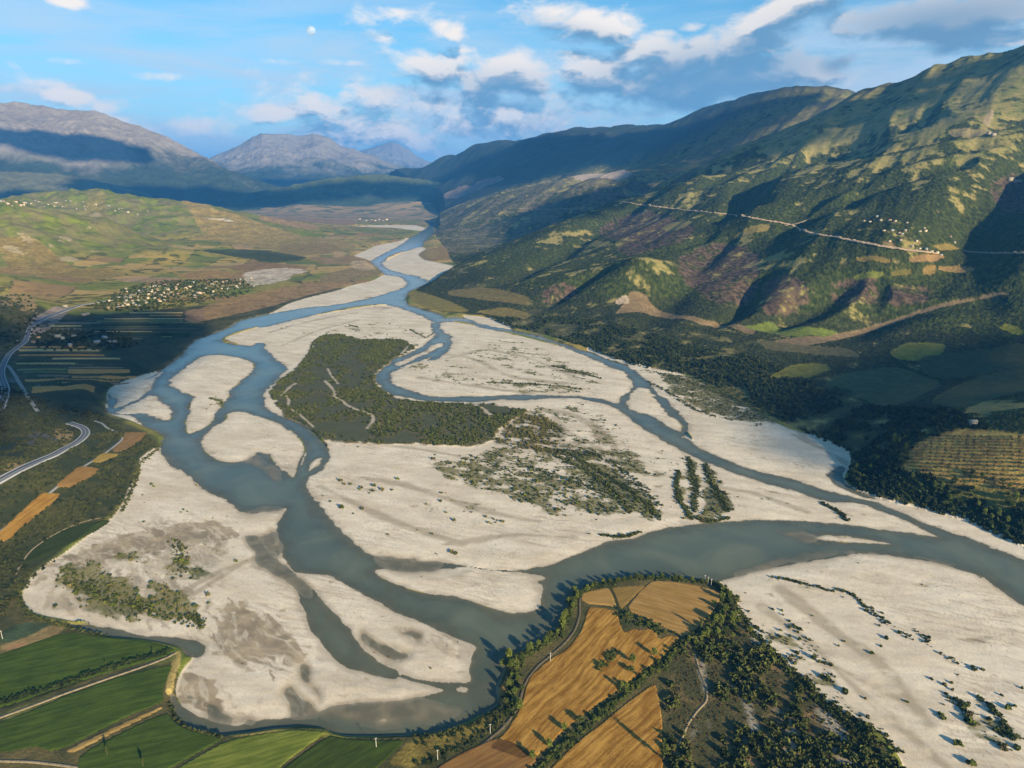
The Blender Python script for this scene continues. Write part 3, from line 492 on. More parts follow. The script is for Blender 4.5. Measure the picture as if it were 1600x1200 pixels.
# lower-left land, headland
put(fpx([(-300,940),(30,935),(50,965),(110,980),(280,1015),(275,1100),(330,1150),(560,1155),(740,1135),(790,1050),(780,1010),(880,900),(1120,900),(1160,960),(1250,1080),(1420,1210),(1500,1500),(-300,1500)], 3, 1)*(1.0-(isW|mG)), lerp(ss(n_b + n_d*.7, -.5, .5), (.050,.055,.020), (.12,.095,.035)))
tanl([(650,1150),(735,1132),(776,1108),(785,1115),(740,1150),(690,1180),(640,1200),(600,1195)], (.20,.15,.035)); tanl([(777,1075),(788,1062),(797,1070),(790,1100),(779,1100)], (.33,.18,.05))
tanl([(278,1015),(285,1013),(280,1040),(272,1060),(270,1080),(258,1085),(262,1055),(268,1035)], (.40,.30,.10)); tanl([(56,990),(75,978),(105,979),(88,992),(50,1010),(0,1018),(0,1010)], (.24,.17,.07)); tanl([(0,1012),(60,1000),(40,1008),(0,1020)], (.26,.15,.07))
tanl([(0,985),(25,975),(95,972),(70,980),(50,992),(0,1008)], (.05,.075,.035)); tanl([(0,1112),(40,1100),(110,1080),(200,1050),(265,1025),(278,1020),(275,1032),(220,1046),(120,1078),(40,1115),(0,1130)], (.17,.17,.045))
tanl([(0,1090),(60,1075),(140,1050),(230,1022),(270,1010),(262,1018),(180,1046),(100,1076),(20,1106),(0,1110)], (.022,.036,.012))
# scrub on the headland edge (brown earth) and sandy paths
SCRUB = [(1040,1085),(1075,1000),(1115,960),(1150,930),(1160,965),(1185,1000),(1205,1020),(1270,1075),(1290,1105),(1380,1160),(1420,1215),(1450,1300),(1000,1300),(1037,1200)]
m_ = soft(rough(fpx(SCRUB, 2, 1)), 2)*(~isW); put(m_*.95, lerp(ss(n_b*1.2 + n_d*.8, -.4, .5), (.060,.058,.022), (.20,.135,.062)))
for p in [[(1160,965),(1175,985),(1200,1010),(1190,1020),(1165,990)], [(1140,1075),(1160,1062),(1170,1075),(1178,1100),(1185,1140),(1165,1165),(1160,1155),(1170,1130),(1160,1100)], [(1205,1100),(1235,1130),(1250,1180),(1230,1195),(1225,1140)],
          [(1270,1105),(1300,1120),(1325,1160),(1340,1200),(1310,1200),(1290,1150)], [(1095,1010),(1100,1030),(1107,1080),(1100,1085),(1090,1040)], [(1080,1150),(1095,1125),(1100,1112),(1090,1140),(1082,1160)], [(1115,1150),(1112,1135),(1105,1125),(1112,1130)]]:
    put(soft(rough(fpx(p, 2, 1), 1.3), 2)*.8, (.34,.29,.22))
# gravel
dirx, diry = 0.93, -0.36
su = X*dirx + Y*diry; sv_ = -X*diry + Y*dirx
g1 = fbm(su*.3, sv_, 24, 4, 101, .6); g2 = fbm(X, Y, 130, 4, 102)
gcol = lerp(ss(g1 + g2*.7, -.7, .6), (.52,.435,.325), (.68,.59,.465))
lin = ss(fbm(su*.08 + nzb*1.5, sv_ + nzb*12, 6.5, 3, 108, .65, True), .50, .80)
gcol = gcol*(1 - (.30*lin*ss(nzb + g2, -.15, .35))[..., None]*c3((.8,.9,1.0)))
spk = rng.random((NJ, NI)).astype(np.float32); gcol = gcol*(1 + (spk[..., None] - .5)*.16); gcol = gcol*(1 - .45*((spk > .972)*ss(n_b + g2, -.1, .4))[..., None])
gcol = gcol*(1 - .12*ss(fbm(X, Y, 3.2, 2, 104), .1, .6)[..., None])
isG = ((mG & ~isW) & (kb < .5)) | (isW)
wetf = ss(Z + nz*.14, .24, .04)
gcol = gcol*(1 - wetf[..., None]*.45) + wetf[..., None]*.45*c3((.25,.20,.145))
mudc = lerp(ss(n_d + nz, -.5, .5), (.185,.14,.085), (.33,.255,.16))
mm = np.maximum(mud, shoal*.9); gcol = gcol*(1 - mm[..., None]*.85) + mm[..., None]*.85*mudc
gcol = np.where((isW & (shoal < .3))[..., None], lerp(ss(nz, -.4, .4), (.13,.115,.075), (.20,.17,.115)), gcol)
rdg = ss(fbm(ru*.16 + nzb*10, rv_ + nzb*22 + nz*5, 7, 4, 109, .65), .02, .30)*np.clip(mm*1.3, 0, 1)*(~isW); gcol = gcol*(1 - rdg[..., None]*.62) + rdg[..., None]*.62*c3((.55,.47,.36))
put((isG).astype(np.float32), gcol)
old = np.zeros((NJ, NI), np.float32)
for p, w_ in [([(420,520),(470,505),(520,495),(560,488)], 7), ([(440,540),(500,515),(560,500)], 6), ([(655,590),(720,600),(800,612),(880,612)], 7), ([(800,650),(860,640),(900,650),(950,680),(970,720)], 6), ([(820,660),(880,672),(930,695),(960,730)], 5), ([(860,700),(900,690),(935,715)], 5), ([(700,560),(760,545),(830,560),(900,590)], 9),
              ([(560,745),(640,760),(760,800),(840,815)], 7), ([(520,690),(650,700),(800,730)], 5), ([(1225,640),(1260,690),(1320,720)], 5), ([(1240,680),(1290,705),(1322,725)], 5), ([(700,850),(800,835),(900,840)], 5), ([(1190,950),(1260,1000),(1340,1080),(1400,1130),(1480,1200)], 5), ([(1220,920),(1300,985),(1380,1040),(1450,1130)], 6), ([(1300,1040),(1380,1080),(1440,1110)], 4),
              ([(240,950),(330,900),(400,870),(440,850)], 4), ([(300,930),(380,880),(410,865)], 3), ([(660,548),(740,560),(800,590),(880,600)], 8), ([(1100,760),(1180,770),(1260,800)], 6), ([(500,760),(600,810),(720,850)], 6)]:
    d_ = pdist(np.array([Pz(a, b, .5)[:2] for a, b in chaikin(p, 1, False)]), w_*5)*(1 + nz*.6) + nzb*w_*1.5; old = np.maximum(old, ss(d_, w_*1.6, w_*.3)*ss(nz + n_d*.6 + g2, -.95, -.15))
put(old*.62*(mG & ~isW), (.28,.225,.15))
# ripple ridges on the lower-left bar
rp = fpx([(210,810),(380,800),(370,870),(330,960),(480,1010),(500,1060),(420,1110),(330,1050),(250,1000),(60,950),(60,900)], .5, 1)
rr = ss(fbm(ru*.28 + nzb*10, rv_ + nz*7, 10, 4, 105, .6), .0, .35)*ss(fbm(X, Y, 75, 3, 107) + .15, -.1, .3)*soft(rp, 6)*(~isW); put(rr*.6, (.22,.18,.13))
# plants growing on gravel: (polygon, density, green share)
VEG = [([(800,690),(870,700),(960,715),(1000,760),(1030,800),(960,800),(880,780),(800,750),(700,725)], .55), ([(820,640),(900,630),(960,650),(980,690),(920,700),(860,680)], .35), ([(740,600),(900,590),(960,600),(900,618),(760,612)], .3), ([(640,775),(760,790),(860,800),(860,815),(760,820),(660,800)], .3), ([(620,545),(700,560),(780,600),(690,605),(640,590)], .2), ([(1000,700),(1060,710),(1060,760),(1020,770)], .35), ([(1140,760),(1200,765),(1250,790),(1200,800),(1140,800)], .25), ([(60,900),(150,860),(250,850),(360,850),(330,900),(320,980),(200,970),(80,950)], .3), ([(85,885),(150,870),(190,905),(240,930),(310,955),(315,975),(250,980),(170,960),(110,940)], .8), ([(262,845),(300,838),(310,870),(290,895),(268,880)], .7), ([(345,835),(368,832),(360,855),(345,850)], .35), ([(225,900),(285,920),(315,970),(260,965)], .7),
       ([(660,715),(720,715),(830,735),(900,750),(960,770),(1020,790),(1000,805),(930,810),(850,800),(780,775),(700,750)], .6), ([(890,715),(960,725),(1010,770),(1035,800),(1020,815),(960,790),(910,750)], .85), ([(800,640),(860,640),(880,670),(1000,700),(1030,760),(960,730),(860,700),(800,690)], .5),
       ([(940,830),(975,834),(1000,833),(985,842),(955,847)], .9), ([(1056,752),(1062,736),(1070,740),(1066,780),(1088,815),(1068,813),(1054,790)], .95), ([(1074,712),(1088,715),(1094,760),(1084,792),(1076,760)], .9), ([(1100,722),(1116,728),(1122,765),(1142,775),(1146,795),(1120,816),(1092,816),(1096,780),(1104,750)], .95), ([(1282,785),(1300,788),(1328,812),(1315,812),(1290,798)], .9),
       ([(640,570),(700,560),(760,590),(830,585),(840,600),(770,612),(700,600),(640,590)], .3), ([(720,540),(800,530),(880,560),(930,585),(900,600),(820,590),(740,570)], .3), ([(860,568),(905,575),(945,590),(935,594),(880,582)], .7), ([(770,590),(860,600),(905,605),(900,614),(800,610)], .55),
       ([(1020,580),(1080,588),(1130,602),(1200,640),(1220,665),(1170,662),(1110,648),(1060,620)], .8), ([(480,515),(560,500),(640,510),(680,530),(650,545),(590,535),(480,535)], .22), ([(545,508),(562,508),(560,516),(545,515)], .6),
       ([(1170,975),(1215,980),(1250,1010),(1300,1050),(1330,1090),(1400,1160),(1330,1130),(1270,1070),(1200,1010)], .5), ([(1480,1080),(1560,1090),(1600,1120),(1620,1180),(1560,1180),(1500,1130)], .35), ([(600,770),(700,780),(740,800),(760,830),(700,810),(640,790)], .12),
       ([(1200,905),(1280,915),(1300,925),(1250,920)], .3), ([(1350,955),(1440,990),(1500,1030),(1440,1000)], .3), ([(1280,970),(1380,980),(1430,1010),(1380,1010)], .1), ([(560,748),(610,758),(620,770),(570,762)], .5), ([(790,600),(830,595),(815,612),(790,610)], .5), ([(1180,690),(1230,690),(1250,705),(1200,700)], .08),
       ([(318,625),(352,625),(350,640),(330,640)], .6), ([(955,745),(1000,755),(1010,790),(970,770)], .8)]
vegm = np.zeros((NJ, NI), np.float32)
for p, d_ in VEG:
    vegm = np.maximum(vegm, soft(rough(fpx(p, .8, 1), 1.5), 5)*d_)
vegm *= (~isW)
pat = fbm(su*.5, sv_, 26, 4, 106, .6) + n_d*.35
vg = ss(pat + vegm*1.15, .42, .78)*ss(vegm, .02, .15)
put(vg*.85, lerp(ss(n_b + n_d*.4, -.4, .5), (.085,.092,.028), (.190,.165,.060)))
# the wooded island
ISL = [(489,532),(507,522),(537,522),(560,530),(587,530),(620,529),(640,534),(650,545),(612,562),(606,569),(592,577),(585,590),(588,602),(600,610),(615,619),(650,627),(692,629),(735,631),(765,630),(800,636),(828,642),(800,655),(775,672),(770,690),(740,697),(700,695),(650,693),(595,693),(550,690),(500,688),(485,669),(450,655),(440,642),(428,625),(420,612),(425,605),(432,597),(455,582),(470,567),(486,547)]
ISL2 = [(770,690),(800,655),(830,645),(852,652),(880,668),(876,690),(850,700),(880,700),(960,710),(900,712),(800,700)]
fI = fpx(ISL, 2, 1); m_ = rag(fI, 5, .55)*(~isW)
put(m_*.95, lerp(ss(n_b*1.2 + n_a*.8 + n_d*.5, -.4, .5), (.045,.052,.017), (.135,.100,.042)))
pathm = np.zeros((NJ, NI), np.float32)
for p, w_ in [([(508,596),(516,604),(524,613),(521,620),(533,626),(542,634),(555,640),(572,645),(583,651),(583,660),(574,670)], 2.6), ([(462,600),(452,606),(446,614),(440,619)], 2.4), ([(446,618),(452,626),(450,634)], 2.2), ([(512,577),(518,588),(528,600)], 2.0), ([(738,630),(752,638),(768,650)], 3.5), ([(866,652),(878,664),(884,676),(876,690),(866,700)], 4.5), ([(455,640),(470,650),(490,668)], 1.5), ([(640,540),(625,556),(622,570)], 2.5)]:
    d_ = pdist(np.array([at(a, b)[:2] for a, b in chaikin(p, 1, False)]), 20)*(1 + n_d*.5); pathm = np.maximum(pathm, ss(d_, w_*1.7, w_*.7))
put(pathm*.9, (.42,.35,.26))
IPOLY = []
m2_ = soft(rough(fpx(ISL2, 2, 1), 1.2), 2)*(~isW); put(m2_*.8*ss(pat, -.5, .1), lerp(ss(n_b, -.3, .4), (.05,.055,.022), (.16,.105,.05)))
Z = Z + np.where(isW, 0, m_*1.2)
# canopy relief where trees are too far to count
rnd = rng.random((NJ, NI)).astype(np.float32)
lum = .60 + .80*rng.random((NJ, NI)).astype(np.float32)
can = np.maximum(fmask, kn*.9)
farscrub = ss(n_b + n_a*.6, .08, .4)*(~mR)*ss(DD, 1500, 2200)*.5*(~isG)
Z = Z + can*rnd*np.clip(DD*.0019, 1.2, 7.0) + farscrub*rnd*np.clip(DD*.0008, .8, 3.0)*(-sdL > 20)
col *= (1 + (lum - 1)*np.clip(can + farscrub*.6 + .25*(~isG), 0, 1))[..., None]
col = np.clip(col, .004, .9)

# ------------------------------------------------------------------ materials
def mat(name):
    m = bpy.data.materials.new(name); m.use_nodes = True; m.node_tree.nodes.clear(); k = N(m.node_tree); return m, k
def finish(k, colr, rough=.9, spec=.2, bump=None, bstr=.3, bdist=1.0, **kw):
    b = k.n('ShaderNodeBsdfPrincipled'); k.val(b.inputs['Base Color'], colr if not isinstance(colr, tuple) else (*colr, 1)); k.val(b.inputs['Roughness'], rough); b.inputs['Specular IOR Level'].default_value = spec
    if bump is not None:
        bp = k.n('ShaderNodeBump'); bp.inputs['Strength'].default_value = bstr; bp.inputs['Distance'].default_value = bdist; k.l(bump, bp.inputs['Height']); k.l(bp.outputs[0], b.inputs['Normal'])
    for a, v in kw.items(): k.val(b.inputs[a], v)
    o = k.n('ShaderNodeOutputMaterial'); k.l(b.outputs[0], o.inputs[0]); return b
def attr_mat(name, s1=.35, s2=.06, amp=.45, bdist=1.0, bstr=.5, spec=.15):
    m, k = mat(name); a = k.n('ShaderNodeAttribute', attribute_name='Col'); t = k.n('ShaderNodeTexCoord')
    n1 = k.noise(t.outputs['Object'], s1, 5, .65); n2 = k.noise(t.outputs['Object'], s2, 4, .6)
    f = k.m('MULTIPLY_ADD', n1, amp*2, 1 - amp); f = k.m('MULTIPLY', f, k.m('MULTIPLY_ADD', n2, amp, 1 - amp*.5))
    cx = k.n('ShaderNodeVectorMath', operation='SCALE'); k.l(a.outputs['Color'], cx.inputs[0]); k.l(f, cx.inputs['Scale'])
    finish(k, cx.outputs[0], .92, spec, n1, bstr, bdist); return m
M_ground = attr_mat('ground_soil', .4, .05, .5, 2.0, .6)
M_gravel = attr_mat('river_gravel', .9, .12, .16, .35, .5)
M_slope = attr_mat('hillside_scrub', .16, .03, .5, 5.0, .7)
M_mount = attr_mat('mountain_rock', .012, .003, .35, 40., .6)
def mesh_np(name, V, Fq, colr=None, smooth=True, kind=None, material=None, extra=None):
    me = bpy.data.meshes.new(name); n = len(V); k = Fq.shape[1]
    me.vertices.add(n); me.vertices.foreach_set('co', np.ascontiguousarray(V, np.float32).ravel())
    me.loops.add(Fq.size); me.loops.foreach_set('vertex_index', np.ascontiguousarray(Fq, np.int32).ravel())
    me.polygons.add(len(Fq)); me.polygons.foreach_set('loop_start', np.arange(0, Fq.size, k, dtype=np.int32)); me.polygons.foreach_set('loop_total', np.full(len(Fq), k, np.int32))
    if smooth: me.polygons.foreach_set('use_smooth', np.ones(len(Fq), bool))
    if colr is not None:
        at_ = me.attributes.new('Col', 'FLOAT_COLOR', 'POINT'); at_.data.foreach_set('color', np.hstack([colr, np.ones((n, 1))]).astype(np.float32).ravel())
    for nm, v in (extra or {}).items():
        e = me.attributes.new(nm, 'FLOAT', 'POINT'); e.data.foreach_set('value', v.astype(np.float32).ravel())
    me.update(calc_edges=True); me.validate()
    if material: me.materials.append(material)
    o = bpy.data.objects.new(name, me); C.objects.link(o)
    if kind: o['kind'] = kind
    return o
VV = np.stack([X, Y, Z], -1).reshape(-1, 3); CC = col.reshape(-1, 3); IDX = np.arange(NJ*NI).reshape(NJ, NI)
def sub(name, fm, material, kind='structure', zv=None, colr=True, extra=None):
    """the faces of the ground sheet selected by fm, as an object of their own"""
    q = np.stack([IDX[:-1, :-1][fm], IDX[:-1, 1:][fm], IDX[1:, 1:][fm], IDX[1:, :-1][fm]], 1)
    if len(q) == 0: return None
    q = q[:, ::-1]
    used = np.unique(q); rm = np.zeros(NJ*NI, np.int32); rm[used] = np.arange(len(used)); V = VV[used].copy()
    if zv is not None: V[:, 2] = zv.reshape(-1)[used]
    return mesh_np(name, V, rm[q], CC[used] if colr else None, True, kind, material, {a: b.reshape(-1)[used] for a, b in (extra or {}).items()})
def tagk(o, label): o['label'] = label; return o
fR = mR[:-1, :-1] & ~isG[:-1, :-1]; fG = isG[:-1, :-1]; fY = Y[:-1, :-1]
tagk(sub('hillside', fR & (fY < 8300), M_slope), 'scrub covered hillside with gullies and burnt patches rising right of the river')
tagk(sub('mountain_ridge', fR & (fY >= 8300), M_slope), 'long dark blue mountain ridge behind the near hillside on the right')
tagk(sub('gravel_bars', fG, M_gravel), 'pale sand and gravel bars and bed of the braided river')
tagk(sub('ground', ~fR & ~fG, M_ground), 'valley floor and low green hills left of the river')
# water
wm = (sdW > -14) | (shoal > .02); fw = wm[:-1, :-1] & (DD[:-1, :-1] < 16000) & (kb[:-1, :-1] < .9)
m, k = mat('river_water'); a = k.n('ShaderNodeAttribute', attribute_name='depth'); t = k.n('ShaderNodeTexCoord')
al = k.m('SUBTRACT', 1.0, k.m('MULTIPLY', k.m('EXPONENT', k.m('MULTIPLY', a.outputs['Fac'], -2.3)), .75), clamp=True)
nw = k.noise(t.outputs['Object'], .012, 4, .55, 1.0); wc = k.mix(k.mr(nw, .3, .7), (.088, .108, .078), (.132, .146, .096))
nb = k.noise(t.outputs['Object'], .55, 5, .6)
pb = k.n('ShaderNodeBsdfPrincipled'); k.l(wc, pb.inputs['Base Color']); pb.inputs['Roughness'].default_value = .16; pb.inputs['IOR'].default_value = 1.33; pb.inputs['Specular IOR Level'].default_value = .5
rf = k.noise(t.outputs['Object'], .022, 5, .65, 1.5); bp = k.n('ShaderNodeBump'); k.l(k.mr(rf, .40, .68, .10, 1.0), bp.inputs['Strength']); k.l(k.mr(rf, .35, .65, .04, .15), pb.inputs['Roughness']); bp.inputs['Distance'].default_value = .14; k.l(nb, bp.inputs['Height']); k.l(bp.outputs[0], pb.inputs['Normal'])
gl = k.n('ShaderNodeBsdfGlossy'); gl.inputs['Roughness'].default_value = .16; fr = k.n('ShaderNodeFresnel'); fr.inputs[0].default_value = 1.33; tr = k.n('ShaderNodeBsdfTransparent')
clear = k.n('ShaderNodeMixShader'); k.l(fr.outputs[0], clear.inputs[0]); k.l(tr.outputs[0], clear.inputs[1]); k.l(gl.outputs[0], clear.inputs[2])
mx = k.n('ShaderNodeMixShader'); k.l(al, mx.inputs[0]); k.l(tr.outputs[0], mx.inputs[1]); k.l(pb.outputs[0], mx.inputs[2])
o = k.n('ShaderNodeOutputMaterial'); k.l(mx.outputs[0], o.inputs[0]); M_water = m
tagk(sub('river', fw, M_water, zv=np.zeros_like(Z), colr=False, extra={'depth': np.clip(-Z, 0, 5)}), 'braided blue green river winding down the valley')

# ------------------------------------------------------------------ far mountains
def range_(name, label, sky_pts, Dc, Df, Db, zf, seed, amp, cols, nphi=700, nr=220):
    """a mountain range: crest through the skyline points at distance Dc, foot at Df, back at Db"""
    P = [Pd(px, py, Dc*s) for px, py, s in sky_pts]; az_s = np.array([math.atan2(p[0], p[1]) for p in P]); hs = np.array([p[2] for p in P]); ds = np.array([Dc*s for _, _, s in sky_pts])
    a = np.linspace(az_s[0], az_s[-1], nphi); t = np.concatenate([np.linspace(0, 1, int(nr*.75)), np.linspace(1, 2, int(nr*.25))[1:]])
    A_, T_ = np.meshgrid(a, t); hc = np.interp(A_, az_s, hs); dc = np.interp(A_, az_s, ds)
    Dr = np.where(T_ <= 1, Df + (dc - Df)*T_, dc + (Db - dc)*(T_ - 1))
    x = np.sin(A_)*Dr; y = np.cos(A_)*Dr
    prof = np.where(T_ <= 1, .12*T_ + .88*T_**1.55, np.clip(1 - (T_ - 1)**1.2, 0, 1))
    rid = fbm(x, y, amp*7, 7, seed, .60, True); bigw = fbm(x, y, amp*26, 3, seed + 5)
    env = np.clip(T_*1.2, 0, 1)*np.where(T_ <= 1, 1 - .66*np.clip((T_ - .72)/.28, 0, 1), .25 + .5*np.clip(T_ - 1, 0, 1))
    z = zf + (hc - zf)*prof*(1 + bigw*.22*env) + rid*amp*env + rid*amp*.10*(T_ > .5)
    edge = ss(np.minimum(A_ - a[0], a[-1] - A_), 0, (a[-1]-a[0])*.10)
    z = z*edge - 20*(1 - edge) - 6
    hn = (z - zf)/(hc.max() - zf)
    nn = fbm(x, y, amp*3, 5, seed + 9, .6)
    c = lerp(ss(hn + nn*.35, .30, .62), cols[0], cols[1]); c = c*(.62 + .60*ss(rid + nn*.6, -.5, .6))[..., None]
    V = np.stack([x, y, z], -1).reshape(-1, 3); nr_, nc_ = T_.shape; I = np.arange(nr_*nc_).reshape(nr_, nc_)
    q = np.stack([I[:-1, :-1], I[1:, :-1], I[1:, 1:], I[:-1, 1:]], -1).reshape(-1, 4)[:, ::-1][:, [0, 3, 2, 1]]
    q = q[:, ::-1] if False else q
    o = mesh_np(name, V, q, c.reshape(-1, 3), True, 'structure', M_mount); o['label'] = label
    return o
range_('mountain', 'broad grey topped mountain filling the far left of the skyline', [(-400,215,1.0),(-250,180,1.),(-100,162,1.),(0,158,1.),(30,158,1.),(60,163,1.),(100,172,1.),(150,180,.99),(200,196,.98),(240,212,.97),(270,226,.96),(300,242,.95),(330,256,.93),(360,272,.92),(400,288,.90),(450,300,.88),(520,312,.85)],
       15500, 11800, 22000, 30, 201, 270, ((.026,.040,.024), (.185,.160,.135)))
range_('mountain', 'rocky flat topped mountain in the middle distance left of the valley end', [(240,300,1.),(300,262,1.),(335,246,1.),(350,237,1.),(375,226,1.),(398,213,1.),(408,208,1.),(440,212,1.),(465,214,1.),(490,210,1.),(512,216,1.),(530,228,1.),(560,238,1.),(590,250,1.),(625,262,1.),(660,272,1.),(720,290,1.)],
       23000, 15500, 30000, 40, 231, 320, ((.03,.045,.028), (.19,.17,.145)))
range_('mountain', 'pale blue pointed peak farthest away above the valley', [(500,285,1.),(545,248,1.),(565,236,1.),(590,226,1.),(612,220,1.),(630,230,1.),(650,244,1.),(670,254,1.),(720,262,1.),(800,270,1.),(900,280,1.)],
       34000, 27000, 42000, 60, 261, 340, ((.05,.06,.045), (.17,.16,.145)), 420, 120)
range_('hill', 'low dark wooded hill crossing the valley end', [(240,335,1.),(290,322,1.),(340,312,1.),(400,300,1.),(440,293,1.),(480,286,1.),(520,278,1.),(560,275,1.),(600,274,1.),(640,279,1.),(700,285,1.),(770,291,1.),(850,300,1.)],
       12500, 11300, 15500, 20, 281, 70, ((.030,.048,.022), (.06,.075,.03)), 600, 140)
range_('hill', 'low blue foothill at the foot of the left mountain', [(-400,265,1.),(-100,268,1.),(0,268,1.),(60,270,1.),(110,275,1.),(160,285,1.),(220,300,1.),(280,318,1.)],
       12600, 10400, 15000, 20, 301, 80, ((.04,.06,.03), (.10,.10,.05)), 500, 140)

# ------------------------------------------------------------------ unseen clouds added overhead and behind the viewpoint, shaped to shade the valley
mc_, k = mat('cloud_white'); finish(k, (.85, .86, .88), 1.0, 0.0); M_cloud = mc_
_t = np.linspace(0, 2*np.pi, 11)[:-1]; _p = np.linspace(0, np.pi, 7)
SPH_V = np.array([(math.sin(p)*math.cos(a), math.sin(p)*math.sin(a), math.cos(p)) for p in _p for a in _t])
SPH_F = np.array([(i*10 + j, (i+1)*10 + j, (i+1)*10 + (j+1) % 10, i*10 + (j+1) % 10) for i in range(6) for j in range(10)])
def inside(P, x, y):
    c = np.zeros(np.shape(x), bool); n = len(P)
    for a in range(n):
        (x0, y0), (x1, y1) = P[a], P[(a+1) % n]
        if y0 == y1: continue
        c ^= ((y0 > y) != (y1 > y)) & (x < (x1 - x0)*(y - y0)/(y1 - y0) + x0)
    return c
def shade_cloud(pts, alt, r, keep=1.0, label='unseen grey white cloudbank added above and behind the viewpoint to cast shade'):
    pts = np.array(pts); H = np.array(SUN_AZ); k_ = (alt - pts[:, 2])/math.tan(SUN_EL)
    P = pts[:, :2] + H*k_[:, None]; lo, hi = P.min(0), P.max(0); Vs, Fs = [], []; n = 0
    for gx_ in np.arange(lo[0], hi[0] + r, r*.8):
        for gy_ in np.arange(lo[1], hi[1] + r, r*.8):
            cx, cy = gx_ + rng.normal()*r*.2, gy_ + rng.normal()*r*.2
            if not inside(P, np.array(cx), np.array(cy)): continue
            if rng.random() > keep: continue
            s_ = r*rng.uniform(.75, 1.25)
            Vs.append(SPH_V*np.array([s_, s_, s_*.16]) + (cx, cy, alt + rng.normal()*r*.03)); Fs.append(SPH_F + n); n += len(SPH_V)
    if Vs: o = mesh_np('shade_cloud', np.vstack(Vs), np.vstack(Fs), None, True, 'structure', M_cloud); o['label'] = label
A_ = lambda L: [at(*p) for p in L]
D_ = lambda L, D: [Pd(*p, D) for p in L]
shade_cloud(A_([(-200,520),(0,500),(60,490),(200,484),(300,493),(325,512),(285,560),(240,585),(175,640),(140,655),(60,672),(-200,760)]), 2900, 50, .32)
shade_cloud(A_([(1195,640),(1240,600),(1310,566),(1420,540),(1500,530),(1560,515),(1700,510),(1700,590),(1580,618),(1480,655),(1400,690),(1350,715),(1330,742),(1290,738),(1235,702),(1212,672)]), 2900, 45)  # added out of view in place of a hill shading the side valley
shade_cloud(D_([(-80,190),(30,180),(100,186),(160,206),(215,228),(232,250),(200,262),(120,255),(60,240),(20,228),(-80,225)], 14000), 6800, 260, .9)
shade_cloud(D_([(110,292),(150,262),(240,258),(330,258),(420,272),(420,300),(300,312),(130,308)], 12000), 6800, 260)
shade_cloud(D_([(330,300),(400,262),(520,262),(640,272),(660,300),(500,312)], 17500), 7200, 300)
shade_cloud(D_([(-80,262),(50,262),(130,285),(110,300),(-80,300)], 10800), 6800, 220)
shade_cloud(D_([(280,322),(400,300),(480,286),(560,274),(640,276),(760,292),(720,312),(600,306),(500,318),(400,330)], 12000), 6800, 240)
shade_cloud(A_([(690,285),(760,242),(880,216),(1050,206),(1190,160),(1290,146),(1330,165),(1240,208),(1100,255),(960,258),(860,276),(760,292)]), 6800, 240)
shade_cloud(A_([(800,345),(860,318),(930,302),(1000,283),(1085,266),(985,308),(880,352),(800,372)]), 3500, 110)
shade_cloud(A_([(960,262),(1080,262),(1240,203),(1330,162),(1440,130),(1600,76),(1700,60),(1600,110),(1440,165),(1320,195),(1250,225),(1100,275)]), 4200, 120, .6)

# ------------------------------------------------------------------ roads and tracks
def smat(name, c, amp=.25, s=.5, rough=.9):
    m, k = mat(name); t = k.n('ShaderNodeTexCoord'); n = k.noise(t.outputs['Object'], s, 4, .6)
    finish(k, k.mix(k.mr(n, .3, .7), tuple(np.array(c)*(1-amp)), tuple(np.array(c)*(1+amp))), rough, .2, n, .2); return m
M_asph = smat('asphalt', (.12,.125,.135), .12); M_conc = smat('pale_concrete', (.36,.36,.36), .1); M_dirt = smat('pale_dirt', (.25,.195,.12), .3); M_dirt2 = smat('grey_gravel_track', (.26,.25,.23), .2); M_dark = smat('trodden_earth', (.10,.08,.05), .35); M_chalk = smat('fresh_cut_earth', (.42,.30,.19), .25)
def ribbon(name, label, px, width, m, lift=.3, off=0.0, parent=None, z=None, thick=.0):
    q_ = chaikin(px, 2, False); l_ = np.concatenate([[0], np.cumsum(np.hypot(*np.diff(q_, axis=0).T))]); t_ = np.arange(0, l_[-1], 3.0)
    P = np.array([at(a, b)[:2] for a, b in zip(np.interp(t_, l_, q_[:, 0]), np.interp(t_, l_, q_[:, 1]))]); P[1:-1] = (P[:-2] + P[1:-1]*2 + P[2:])/4
    P = chaikin(P, 2, False); L = np.concatenate([[0], np.cumsum(np.hypot(*np.diff(P, axis=0).T))]); step = max(3.0, L[-1]/500); s = np.arange(0, L[-1], step)
    P = np.stack([np.interp(s, L, P[:, 0]), np.interp(s, L, P[:, 1])], 1); T = np.gradient(P, axis=0); T /= np.hypot(T[:, 0], T[:, 1])[:, None] + 1e-9; Nn = np.stack([-T[:, 1], T[:, 0]], 1)
    rows = []
    cz = np.maximum(hz(P[:, 0], P[:, 1]), 0.3)
    for q in (-.5, 0, .5):
        Q = P + Nn*(off + q*width); zz = np.maximum(hz(Q[:, 0], Q[:, 1]), cz - .6); rows.append(np.column_stack([Q, zz + lift]))
    sk = [np.column_stack([rows[0][:, :2] - Nn*.6, rows[0][:, 2] - 1.6]), *rows, np.column_stack([rows[2][:, :2] + Nn*.6, rows[2][:, 2] - 1.6])]
    V = np.concatenate(sk); n = len(P); I = np.arange(5*n).reshape(5, n); F_ = np.stack([I[:-1, :-1], I[1:, :-1], I[1:, 1:], I[:-1, 1:]], -1).reshape(-1, 4)[:, ::-1]
    o = mesh_np(name, V, F_, None, True, None if parent else 'structure', m)
    if parent: o.parent = parent
    else: o['label'] = label
    return o
HW1 = [(0,640),(8,618),(9,606),(3,592),(2,580),(6,568),(14,553),(26,544),(40,534),(44,522),(46,513),(58,503),(75,495),(100,486),(125,477),(150,473),(175,469),(200,462),(214,458),(232,450)]
HW2 = [(-60,785),(0,751),(25,737),(62,720),(85,711),(100,702),(115,695),(128,686),(135,677),(133,671),(127,667),(117,664),(105,660)]
